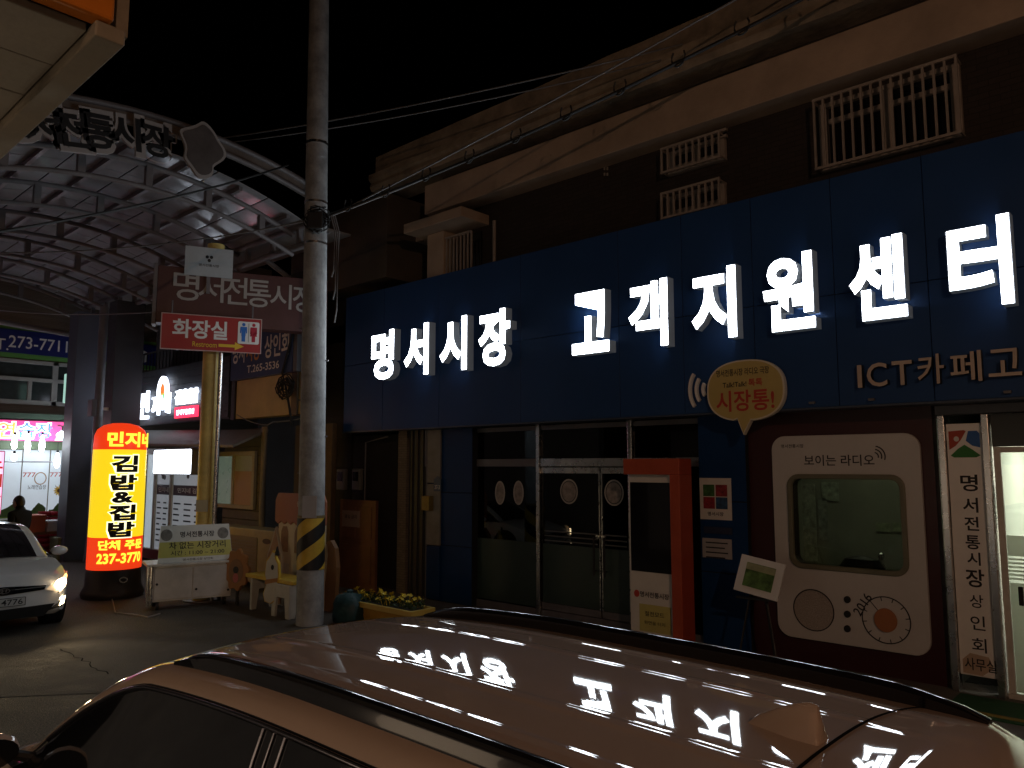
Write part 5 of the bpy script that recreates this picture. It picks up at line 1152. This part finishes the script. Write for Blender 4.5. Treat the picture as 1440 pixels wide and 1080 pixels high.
# ------------------------------------------------------------------ near awning (camera's side of the street)
AZ = 3.6
aw_ = thing('near_awning', 'weathered metal awning with plank soffit and orange end fascia', 'awning', (-6, -.3, AZ))
M_sof = mat('soffit_plank', (.32, .295, .25), .65, var=.3, scale=2.5, bump=.1)
x = -2.42; i = 0
while x > -11:
    wq = .30; build(bx(x-wq+.006, x, -1.9, .75, AZ+random.uniform(0, .004), AZ+.03), 'soffit_plank', M_sof, aw_, bevel=.004); x -= wq + (.02 if i == 3 else 0); i += 1
build(bx(-11, -2.36, .755, .84, AZ-.03, AZ+.02), 'edge_flange', mat('flange', (.22, .19, .145), .6, var=.5, scale=3), aw_, bevel=.005)
build(bx(-11, -2.40, .80, .86, AZ+.021, AZ+.4), 'front_fascia', mat('flange2', (.2, .17, .13), .6, var=.4), aw_)
build(bx(-2.41, -2.34, -1.9, .80, AZ+.022, AZ+.55), 'end_fascia', mat('orange_fascia', (.55, .16, .01), .45, var=.15), aw_, bevel=.01)
build(bx(-11, -2.45, -1.9, .78, AZ+.3, AZ+.34), 'top_sheet', M_steel, aw_)
sw = thing('assumed_near_shop', 'plain rendered shop with assumed lit warm windows, unseen on the near side of street', 'shop', (-5, -2, 0))  # unseen shop; its glowing windows are assumed, to warm car side and soffit
build(bx(-12, 3, -2.2, -2.0, 0, 5.5), 'wall', M_cream, sw)
M_warm = mat('assumed_warm_window', (1, .8, .6), .4, var=0, es=1.0, ecol=(1, .72, .48))  # assumed window glow, added as a low warm source behind the camera
for x in (-5.6, -3.6, -1.6): w_ = build(bx(x, x+1.6, -1.99, -1.95, .9, 2.4), 'window', M_steel, sw); build(bx(x+.06, x+1.54, -1.949, -1.94, .96, 2.34), 'assumed_lit_pane', M_warm, w_)

# assumed street lamp, unseen beyond the right edge, added for the warm light
sl = thing('assumed_street_lamp', 'assumed grey steel street lamp with warm lit head, unseen on the near pavement', 'street lamp', (6.4, -3.7, 0))
build(MB().cyl((6.4, -3.7, 0), (6.4, -3.7, 5.7), .09, .06, 16), 'pole', M_steel, sl, smooth=50); build(MB().tube([(6.4, -3.7, 5.65), (6.3, -3.5, 5.9), (5.7, -3.0, 6.0)], .04, 8), 'arm', M_steel, sl, smooth=50)
hd = build(bx(5.3, 5.8, -3.15, -2.85, 5.96, 6.06), 'lamp_head', M_steel, sl, bevel=.02); build(bx(5.33, 5.72, -3.11, -2.89, 5.935, 5.958), 'lens', mat('assumed_sodium_lens', (1, .75, .5), .4, var=0, es=20, ecol=(1, .55, .28)), hd)
ld = bpy.data.lights.new('assumed_street_lamp_light', 'POINT'); ld.energy = 800; ld.color = (1, .56, .33); ld.shadow_soft_size = .12  # assumed source of the warm light on car and facade
lo = bpy.data.objects.new('assumed_street_lamp_light', ld); C.objects.link(lo); lo.parent = sl; lo.matrix_parent_inverse = sl.matrix_basis.inverted(); lo.location = (5.52, -3.0, 5.88)

# ------------------------------------------------------------------ cars
def car(name, label, loc, rz, D, paint):
    """D: dims. local +x forward, y left, z up"""
    t = thing(name, label, 'car', loc, rz)
    L2 = D['L']/2; xs = D['xs']      # (windshield base, header, rear header, rear glass base)
    wb, hd, rh, rbs = xs; zt = D['zt']; zb = D['belt']; hw = D['hw']; wr = D['wr']; ws = D['ws']
    def zc(x):
        if x > hd: u = (x-hd)/(wb-hd); return zt(hd) + (D['zcowl']-zt(hd))*(u**1.4)
        if x < rh: u = (rh-x)/(rh-rbs); return zt(rh) + (D['zdeck']-zt(rh))*(u**D['rp'])
        return zt(x)
    def sec(x):
        """half section from centre top to belt: list of (y,z,tag)"""
        zz = zc(x); k = max(0, (x-hd)/(wb-hd)) if x > hd else (max(0, (rh-x)/(rh-rbs)) if x < rh else 0)
        wr_ = wr + D['spread']*k; ws_ = ws + D['spread']*k; out = []
        for i in range(61):
            f = i/60; y = wr_*f; z = zz - D['crown']*f**2.3
            if rh <= x <= hd and D.get('ridges'):
                for r in D['ridges']: z += .0028*max(0, min(1, (.032-abs(y-r))/.011)) * min(1, (hd-x)/.15, (x-rh)/.12 if x > rh else 0)
            out.append((y, z))
        z1 = zz - D['crown']; 
        zw = max(zz - D['drop'], zb + .01); zw = min(zw, z1-.01)
        for i in range(1, 9):
            a_ = i/8*math.pi/2; out.append((wr_ + (ws_-wr_)*math.sin(a_), z1 - (z1-zw)*(1-math.cos(a_))))
        for i in range(1, 7): f = i/6; out.append((ws_ + (hw-.03-ws_)*(f**.9), zw + (zb-zw)*f))
        return out
    brk = sorted(set([wb, hd, rh, rbs] + D['pill']))
    X = []
    for i in range(len(brk)-1):
        n = max(2, int((brk[i+1]-brk[i])/.06))
        X += [brk[i] + (brk[i+1]-brk[i])*k/n for k in range(n)]
    X.append(brk[-1]); S = [sec(x) for x in X]; K = len(S[0])
    parts = {k: MB() for k in ('roof', 'windshield', 'rear_window', 'side_glass', 'pillar_trim')}
    gi, wi_ = 60, 68
    side_list = {}
    for sgn in (1, -1):
        for i in range(len(X)-1):
            xm_ = (X[i]+X[i+1])/2
            for j in range(K-1):
                q = [Vector((X[a_], sgn*S[a_][b_][0], S[a_][b_][1])) for a_, b_ in ((i, j), (i+1, j), (i+1, j+1), (i, j+1))]
                if j < gi: key = 'windshield' if (xm_ > hd and j < gi-4) else ('rear_window' if xm_ < D['spoil'] and j < gi-2 else 'roof')
                elif j < wi_: key = 'roof' if not (j >= wi_-1 and D['trim']) else 'pillar_trim'
                else:
                    key = 'pillar_trim'
                    for (p0, p1) in D['glass']:
                        if p0 < xm_ < p1 and j < K-1: key = 'side_glass'
                (parts[key] if key != 'side_glass' else side_list.setdefault((sgn, [k for k, (p0, p1) in enumerate(D['glass']) if p0 < xm_ < p1][0]), MB())).add(q, [(0, 1, 2, 3)])
    def fin(mb, nm, m, par=t, off=0):
        me = mb.mesh(nm); bm = bmesh.new(); bm.from_mesh(me); bmesh.ops.remove_doubles(bm, verts=bm.verts, dist=.0005); bmesh.ops.recalc_face_normals(bm, faces=bm.faces)
        for f in bm.faces: f.smooth = True
        bm.to_mesh(me); bm.free(); me.materials.append(m); o = bpy.data.objects.new(nm, me); C.objects.link(o); o.parent = par; me.set_sharp_from_angle(angle=R(35)); return o
    roof = fin(parts['roof'], 'roof', paint); fin(parts['windshield'], 'windshield', M_cglass); fin(parts['rear_window'], 'rear_window', M_cglass); fin(parts['pillar_trim'], 'window_trim', M_blackgloss)
    for mb in side_list.values(): fin(mb, 'side_window', M_cglass)
    # lower body
    nose, tail = L2, -L2
    def zh(x):
        if x > wb-.02: u = (x-wb)/(nose-wb); return D['zcowl'] - .02 - (D['zcowl']-D['znose'])*max(0, u)**1.6
        if x < rbs: u = (rbs-x)/(rbs-tail); return D['zdeck'] - (D['zdeck']-D['ztail'])*max(0, u)**2
        return zb
    def wd_(x):
        k = abs(x)/L2; return hw - (hw*.24*max(0, (k-.72)/.28)**2.2)
    B = MB(); xs2 = [tail + (nose-tail)*i/70 for i in range(71)]; rows = []
    for x in xs2:
        wq = wd_(x); top = zh(x); e = max(0, (abs(x)/L2-.93)/.07); zs = .22 + .10*e; row = []
        under = wb-.05 > x > rbs+.05
        tw = wq-.05
        for f in (0, .35, .7, .9): row.append((tw*f, top - (.03*f*f) if not under else zb-.05))
        row += [(tw, top-.045 if not under else zb-.004), (wq-.012, top-.10 if not under else zb-.06), (wq, min(.72, top-.16)), (wq-.005, .55), (wq+.0, .42), (wq-.03, zs+.05), (wq-.12, zs), (0, zs)]
        rows.append(row)
    kk = len(rows[0])
    for sgn in (1, -1):
        base = len(B.v)
        for x, row in zip(xs2, rows):
            e = 0
            for (y, z) in row:
                B.v.append(Vector((x - (D['rake']*((z-.5)/.4)**2 if x > nose-.2 else 0), sgn*y, z)))
        for i in range(70):
            for j in range(kk-1): B.f.append((base+i*kk+j, base+(i+1)*kk+j, base+(i+1)*kk+j+1, base+i*kk+j+1))
        B.f.append(tuple(base+70*kk+j for j in range(kk))); B.f.append(tuple(base+j for j in range(kk)))
    body = fin(B, 'body', paint)
    # wheels, arches
    for wx in D['wheels']:
        for sgn in (1, -1):
            y1 = sgn*(hw+.012); y0 = sgn*(hw-.2)
            arch = MB().cyl((wx, sgn*(hw-.22), .36), (wx, sgn*(hw+.004), .36), .39, n=32); build(arch, 'wheel_arch', M_black, t, world=False, smooth=40)
            wh = build(MB().lathe([(.23, 0), (.31, .01), (.325, .04), (.325, .17), (.31, .2), (.23, .21)], (0, 0, 0), 32), 'wheel', M_black, t, world=False, smooth=50)
            for v in wh.data.vertices: v.co = Vector((wx + v.co.x, y0 + sgn*v.co.z, .325 + v.co.y))
            rim = MB()
            for k in range(10):
                a_ = k*math.pi/5; c_, s__ = math.cos(a_), math.sin(a_); p = Vector((-s__, 0, c_))*.022; d = Vector((c_, 0, s__))
                cc_ = Vector((wx, y1, .325)); rim.add([cc_+d*.03-p, cc_+d*.22-p*1.3, cc_+d*.22+p*1.3, cc_+d*.03+p], [(0, 1, 2, 3)])
            rim.cyl((wx, y1-sgn*.015, .325), (wx, y1+sgn*.003, .325), .06, n=16); build(rim, 'rim', M_chrome, wh, world=False)
    # mirrors
    for sgn in (1, -1):
        m = MB(); cx, cy, cz = D['mirror']; n1, n2 = 8, 12
        for i in range(n1+1):
            for j in range(n2):
                a_ = math.pi*i/n1; b_ = 2*math.pi*j/n2; m.v.append(Vector((cx + .09*math.cos(a_)*(1 if math.cos(a_) > 0 else .4), sgn*(cy + .125*math.sin(a_)*math.cos(b_)), cz + .075*math.sin(a_)*math.sin(b_))))
        for i in range(n1):
            for j in range(n2): m.f.append((i*n2+j, i*n2+(j+1) % n2, (i+1)*n2+(j+1) % n2, (i+1)*n2+j))
        mo = fin(m, 'mirror', paint); build(MB().tube([(cx, sgn*(cy-.1), cz-.03), (cx-.02, sgn*(cy-.26), cz-.09)], .022, 8), 'mirror_arm', M_black, mo, world=False)
        build(MB().poly(ell(.11, .062, 18), (cx-.04, sgn*cy, cz), Vector((0, -1, 0)), .001, .006), 'mirror_glass', M_blackgloss, mo, world=False)
    return t, body, roof, sec, zc
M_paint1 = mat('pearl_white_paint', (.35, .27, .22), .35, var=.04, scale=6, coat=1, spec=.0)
M_paint2 = mat('white_paint', (.8, .81, .82), .35, var=.04, scale=5, coat=1, spec=.0)
M_cglass = mat('car_glass', (.008, .009, .011), .05, var=0, coat=.5, spec=.6)
# --- near SUV
zt1 = lambda x: 1.662 - (.044 if x > -.45 else .006)*((x+.45)/.95)**2 - (.010*((-x-1.0)/.8)**2 if x < -1.0 else 0)
D1 = dict(L=4.6, xs=(1.6, .52, -1.85, -2.24), zt=zt1, belt=1.03, hw=.915, wr=.60, ws=.715, zcowl=1.10, zdeck=1.06, rp=2.4, spread=.09, crown=.035, drop=.11,
          ridges=(.25, .47), pill=[-.42, -.30, -1.32, -1.24, -2.06, .50], glass=[(-.30, 1.33), (-1.24, -.42), (-1.80, -1.32)], spoil=-2.08, trim=True, znose=.78, ztail=.85, rake=.05,
          wheels=(1.36, -1.3), mirror=(1.42, 1.0, 1.13))
SUV_C = (-2.45, 1.985, -.02); SUV_R = math.pi - R(.3)
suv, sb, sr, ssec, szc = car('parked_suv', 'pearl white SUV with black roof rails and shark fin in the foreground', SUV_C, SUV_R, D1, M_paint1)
# D1 glass second range order: rear door glass
for sgn in (1, -1):
    rail = MB(); xs_ = [.50 - i*2.42/40 for i in range(41)]
    for i, x in enumerate(xs_):
        e = min(1, i/5, (40-i)/5); zz = szc(x) - .035; h = .012 + .042*math.sin(min(1, e)*math.pi/2); y = .615
        for (dy, dz) in ((-.022, -.02), (-.024, h*.75), (-.008, h), (.012, h), (.026, h*.7), (.024, -.03)): rail.v.append(Vector((x, sgn*(y+dy), zz+dz)))
    for i in range(40):
        for j in range(6): rail.f.append((i*6+j, i*6+(j+1) % 6, (i+1)*6+(j+1) % 6, (i+1)*6+j))
    rail.f += [tuple(range(6)), tuple(40*6+j for j in range(6))[::-1]]
    ro = build(rail, 'roof_rail', M_blackgloss, suv, world=False, smooth=50)
    gr = MB(); 
    for i in range(40):
        q = [Vector((xs_[k], sgn*(.615+o_), szc(xs_[k])-.035+dz)) for k, o_, dz in ((i, .027, -.012), (i+1, .027, -.012), (i+1, .052, -.016), (i, .052, -.016))]; gr.add(q, [(0, 1, 2, 3)])
    build(gr, 'rail_gutter', mat('gutter_grey', (.12, .125, .135), .35, var=.05), ro, world=False)
for sgn in (1, -1):
    pts = [];
    for k_ in range(44):
        x_ = 1.35 - k_*3.15/43; y_, z_ = ssec(x_)[68]; pts.append((x_, sgn*(y_+.006), z_+.002))
    build(MB().tube(pts, .009, 8), 'window_moulding', mat('dark_chrome', (.25, .24, .27), .18, metal=1, var=0), suv, world=False, smooth=60)
    for x_ in (-.30, -.42, -.36):
        sc1 = ssec(x_); pts = [(x_, sgn*(y_+.004), z_) for y_, z_ in sc1[68:]]
        build(MB().tube(pts, .006 if x_ != -.36 else .004, 6), 'pillar_strip', MATS['dark_chrome'], suv, world=False, smooth=60)
# roof/tailgate seam
sm_ = MB(); n = 30
def seamx(y): return -1.70 - .05*(abs(y)/.6)**3
for i in range(n):
    ya, yb = -.66+1.32*i/n, -.66+1.32*(i+1)/n
    z_ = lambda y, x: szc(x) - .035*(min(1, abs(y)/.6))**2.3 + .0045 - (max(0, abs(y)-.6)*.5)
    sm_.add([(seamx(ya), ya, z_(ya, seamx(ya))), (seamx(yb), yb, z_(yb, seamx(yb))), (seamx(yb)-.010, yb, z_(yb, seamx(yb)-.01)), (seamx(ya)-.010, ya, z_(ya, seamx(ya)-.01))], [(0, 1, 2, 3)])
build(sm_, 'tailgate_seam', MATS['crack'], sr, world=False, fixn=False)
# shark fin antenna
fn = MB(); prof_ = [(0, .0), (.025, .024), (.075, .052), (.125, .076), (.165, .088), (.185, .084), (.192, .045), (.195, .0)]
fxr = -1.49
for i, (x, z) in enumerate(prof_):
    for j in range(9):
        f = j/8; wq = .034*min(1, (x+.02)/.14)*(1-f)**.75 + .004*(1-f*.5); zz = szc(fxr-x) + z*f
        fn.v.append(Vector((fxr-x, wq, zz)))
    for j in range(9):
        f = j/8; wq = .034*min(1, (x+.02)/.14)*(1-f)**.75 + .004*(1-f*.5); fn.v.append(Vector((fxr-x, -wq, szc(fxr-x) + z*f)))
for i in range(len(prof_)-1):
    b0, b1 = i*18, (i+1)*18
    for j in range(8): fn.f += [(b0+j, b1+j, b1+j+1, b0+j+1), (b0+9+j, b0+10+j, b1+10+j, b1+9+j)]
    fn.f.append((b0+8, b1+8, b1+17, b0+17))
b1 = (len(prof_)-1)*18
for j in range(8): fn.f.append((b1+j, b1+j+1, b1+10+j, b1+9+j))
build(fn, 'shark_fin_antenna', M_paint1, suv, world=False, smooth=60)
# SUV lamps front/rear, grille, plate
build(bx(2.2, 2.315, -.42, .42, .46, .66), 'grille', M_black, suv, world=False, bevel=.01)
for sgn in (1, -1): build(MB().poly(rrect(.34, .14, .05, 4), (2.08, sgn*.66, .78), Vector((0, 1, 0)), 0, .06), 'headlight', M_chrome, suv, world=False); build(MB().poly(rrect(.28, .18, .05, 4), (-2.2, sgn*.62, .95), Vector((0, -1, 0)), 0, .05), 'tail_light', M_red, suv, world=False)
# --- oncoming sedan
zt2_ = lambda x: 1.432 - .03*((x+.25)/.7)**2
D2 = dict(L=4.5, xs=(1.10, .22, -.85, -1.75), zt=zt2_, belt=.93, hw=.885, wr=.52, ws=.63, zcowl=.98, zdeck=1.02, rp=1.3, spread=.14, crown=.04, drop=.1, ridges=None,
          pill=[-.16, -.06, -1.25], glass=[(-.06, .9), (-1.25, -.16)], spoil=-.87, trim=True, znose=.70, ztail=.85, rake=.06, wheels=(1.36, -1.32), mirror=(.72, 1.0, .98))
SC = (-14.45, 3.36, 0)
sed, b2, r2, s2, zc2 = car('oncoming_sedan', 'white sedan with lit headlights driving towards the camera', SC, R(-4), D2, M_paint2)
# sedan front details, local +x forward; left side (+y) is seen
def fxl(y, z):
    """front surface of the nose: x where half-width narrows to |y|"""
    ay = abs(y)/.885; k = .72 + .28*max(0, (1-ay)/.24)**(1/2.2) if ay > .76 else 1.0
    return 2.25*min(1, k) - .06*((z-.5)/.4)**2
M_hl = mat('headlight_lit', (1, .9, .7), .3, var=0, es=24, ecol=(1, .74, .42))
M_hl2 = mat('headlight_lens', (.5, .45, .4), .1, var=0, coat=1, es=.5, ecol=(1, .7, .4))
def patch(pts, off, nm, m, par, n=8):
    """outline in (y,z) draped on the nose"""
    cy = sum(p[0] for p in pts)/len(pts); cz = sum(p[1] for p in pts)/len(pts); mb = MB(); k = len(pts)
    for r in range(n+1):
        f = r/n
        for (y, z) in pts: yy_, zz_ = cy+(y-cy)*f, cz+(z-cz)*f; mb.v.append(Vector((fxl(yy_, zz_)+off, yy_, zz_)))
    for r in range(n):
        for i in range(k): mb.f.append((r*k+i, r*k+(i+1) % k, (r+1)*k+(i+1) % k, (r+1)*k+i))
    return build(mb, nm, m, par, world=False, smooth=60)
for sgn in (1, -1):
    hl = patch([(sgn*y, z) for y, z in ((.50, .60), (.60, .57), (.72, .60), (.80, .68), (.83, .80), (.78, .78), (.66, .70), (.55, .65))], .012, 'headlight', M_hl2, sed)
    patch([(sgn*y, z) for y, z in ell(.095, .075, 14, .70, .66)], .03, 'headlight_beam', M_hl, hl)
    patch([(sgn*y, z) for y, z in ell(.03, .035, 12, .785, .735)], .03, 'turn_light', mat('turn_lit', (1, .6, .2), .3, var=0, es=5, ecol=(1, .5, .12)), hl)
    fg = patch([(sgn*y, z) for y, z in ((.52, .30), (.74, .33), (.80, .50), (.68, .42))], .012, 'fog_recess', M_black, sed)
    patch([(sgn*y, z) for y, z in ((.67, .36), (.76, .37), (.785, .47), (.72, .45))], .03, 'fog_light', M_hl, fg)
gr_ = patch([(-.48, .60), (0, .57), (.48, .60), (.5, .655), (0, .68), (-.5, .655)], .012, 'upper_grille', M_blackgloss, sed)
patch([(-.5, .635), (0, .63), (.5, .635), (.5, .645), (0, .64), (-.5, .645)], .02, 'grille_bar', M_chrome, gr_)
build(frame_with_hole(ell(.07, .038, 20), ell(.058, .028, 20), (2.262, 0, .63), Vector((0, 1, 0)), 0, .012), 'emblem', M_chrome, gr_, world=False)
build(MB().poly([(-.035, -.02), (-.02, -.02), (-.005, .0), (.015, .0), (.015, -.02), (.03, -.02), (.035, .02), (.02, .02), (.012, .006), (-.012, .006), (-.015, .02), (-.03, .02)], (2.262, 0, .63), Vector((0, 1, 0)), .001, .008), 'emblem', M_chrome, gr_, world=False)
patch([(-.62, .40), (-.50, .24), (.50, .24), (.62, .40), (0, .38)], .012, 'lower_grille', M_black, sed)
pl_ = build(MB().poly(rrect(.52, .115, .01, 3), (2.262, 0, .475), Vector((0, 1, 0)), .0, .012), 'number_plate', mat('plate_white', (.62, .62, .6), .5, var=.05), sed, world=False)
build(MB().text('4776', (2.274, .10, .475), Vector((0, 1, 0)), .25, .075, bold=.01, d=.002), 'lettering', M_ink, pl_, world=False)
build(frame_with_hole(rrect(.52, .115, .01, 3), rrect(.505, .1, .01, 3), (2.2745, 0, .475), Vector((0, 1, 0)), .0, .002), 'plate_rim', M_ink, pl_, world=False)
for sgn in (1, -1):
    build(MB().tube([(1.08, sgn*.1, .99), (.95, sgn*.55, 1.02)], .012, 6), 'wiper', M_black, sed, world=False)
    hlg = bpy.data.lights.new('headlight_beam', 'SPOT'); hlg.energy = 28; hlg.color = (1, .76, .45); hlg.spot_size = R(75); hlg.spot_blend = .6; hlg.shadow_soft_size = .06
    ho = bpy.data.objects.new('headlight_beam', hlg); C.objects.link(ho); ho.parent = sed; ho.location = (2.32, sgn*.62, .655); ho.rotation_euler = (R(83), 0, R(-90))

# ------------------------------------------------------------------ walking person
q = pZ(22, 832, 0)
pe = thing('person', 'person in black jacket with short dark hair walking past the goods', 'person', (q.x, q.y, 0))
J = dict(pel=(0, 0, .93), sp=(0, 0, 1.15), ch=(0, .02, 1.36), nk=(0, .03, 1.50), hd=(0, .05, 1.60), ht=(0, .05, 1.68),
         ls=(-.19, .02, 1.42), le=(-.25, -.06, 1.14), lw=(-.22, .06, .90), rs=(.19, .02, 1.42), re=(.25, .08, 1.15), rw=(.2, .25, .98),
         lh=(-.1, 0, .88), lk=(-.1, .12, .48), la=(-.1, .05, .08), lt=(-.1, .2, .04), rh=(.1, 0, .88), rk=(.1, -.02, .47), ra=(.1, -.22, .1), rt=(.1, -.08, .04))
RD = dict(pel=(.155, .115), sp=(.155, .11), ch=(.18, .12), nk=(.058, .058), hd=(.085, .10), ht=(.07, .085), ls=(.075, .075), le=(.052, .052), lw=(.036, .036), rs=(.075, .075), re=(.052, .052), rw=(.036, .036),
          lh=(.09, .09), lk=(.062, .062), la=(.042, .042), lt=(.038, .03), rh=(.09, .09), rk=(.062, .062), ra=(.042, .042), rt=(.038, .03))
E_ = [('pel', 'sp'), ('sp', 'ch'), ('ch', 'nk'), ('nk', 'hd'), ('hd', 'ht'), ('ch', 'ls'), ('ls', 'le'), ('le', 'lw'), ('ch', 'rs'), ('rs', 're'), ('re', 'rw'), ('pel', 'lh'), ('lh', 'lk'), ('lk', 'la'), ('la', 'lt'), ('pel', 'rh'), ('rh', 'rk'), ('rk', 'ra'), ('ra', 'rt')]
kn = list(J); me = bpy.data.meshes.new('body'); me.from_pydata([J[k] for k in kn], [(kn.index(a_), kn.index(b_)) for a_, b_ in E_], [])
po_ = bpy.data.objects.new('body', me); C.objects.link(po_); po_.parent = pe
sk_ = po_.modifiers.new('skin', 'SKIN'); po_.modifiers.new('sub', 'SUBSURF').render_levels = 2; po_.modifiers['sub'].levels = 2
for i, k in enumerate(kn): me.skin_vertices[0].data[i].radius = RD[k]
me.skin_vertices[0].data[0].use_root = True; sk_.use_smooth_shade = True
me.materials.append(mat('dark_jacket', (.012, .012, .014), .9, var=.2, spec=.1))
M_skin = mat('skin', (.42, .24, .17), .6, var=.05)
hm = MB(); n1, n2 = 12, 16
for i in range(n1+1):
    for j in range(n2):
        a_ = math.pi*i/n1; b_ = 2*math.pi*j/n2; y = .1*math.sin(a_)*math.sin(b_); z = .125*math.cos(a_); x = .08*math.sin(a_)*math.cos(b_)
        if y > .05 and z < 0: y += .008
        hm.v.append(Vector((x, .07 + y, 1.62 + z)))
for i in range(n1):
    for j in range(n2): hm.f.append((i*n2+j, i*n2+(j+1) % n2, (i+1)*n2+(j+1) % n2, (i+1)*n2+j))
hdo = build(hm, 'head', M_skin, pe, world=False, smooth=80)
build(MB().poly([(-.014, -.02), (.014, -.02), (.006, .03), (-.006, .03)], (0, .168, 1.615), Vector((-1, 0, 0)), 0, .022), 'nose', M_skin, hdo, world=False, bevel=.005)
for sg in (1, -1): build(MB().lathe([(.005, 0), (.02, .005), (.018, .05), (.005, .055)], (sg*.082, .06, 1.59), 10, .5, 1), 'ear', M_skin, hdo, world=False); build(MB().poly(ell(.014, .008, 10, sg*.032, 0), (0, .163, 1.635), Vector((-1, 0, 0)), 0, .004), 'eye', M_ink, hdo, world=False)
build(MB().poly(ell(.026, .006, 10), (0, .165, 1.56), Vector((-1, 0, 0)), 0, .004), 'mouth', mat('lips', (.3, .12, .1), .6, var=0), hdo, world=False)
hr = MB(); 
for i in range(n1+1):
    for j in range(n2):
        a_ = math.pi*.62*i/n1; b_ = 2*math.pi*j/n2; y = .112*math.sin(a_)*math.sin(b_); z = .138*math.cos(a_)
        if y > 0: z = max(z, .045 + .02*math.sin(j*2))
        hr.v.append(Vector((.092*math.sin(a_)*math.cos(b_), .06 + y, 1.625 + z)))
for i in range(n1):
    for j in range(n2): hr.f.append((i*n2+j, i*n2+(j+1) % n2, (i+1)*n2+(j+1) % n2, (i+1)*n2+j))
build(hr, 'hair', mat('black_hair', (.012, .01, .01), .5, var=.2, bump=.5, bscale=60), pe, world=False, smooth=80)
for sg, wr_ in ((-1, J['lw']), (1, J['rw'])):
    hn = MB(); w_ = Vector(wr_); hn.lathe([(.012, 0), (.03, -.02), (.036, -.06), (.03, -.085), (.01, -.095)], w_, 10, .5, 1)
    ho_ = build(hn, 'hand', M_skin, pe, world=False, smooth=60)
    for k, (dy, ln_) in enumerate(((-.026, .06), (-.009, .07), (.008, .066), (.024, .052))): build(MB().tube([w_ + Vector((0, dy, -.08)), w_ + Vector((0, dy+.004, -.08-ln_*.6)), w_ + Vector((-sg*.012, dy+.008, -.08-ln_))], .008, 6), 'finger', M_skin, ho_, world=False)
    build(MB().tube([w_ + Vector((0, .025, -.03)), w_ + Vector((0, .05, -.06)), w_ + Vector((0, .052, -.09))], .009, 6), 'thumb', M_skin, ho_, world=False)
pe.rotation_euler = (0, 0, R(120)); pe.matrix_basis = Matrix.Translation((q.x, q.y, 0)) @ Matrix.Rotation(R(120), 4, 'Z')
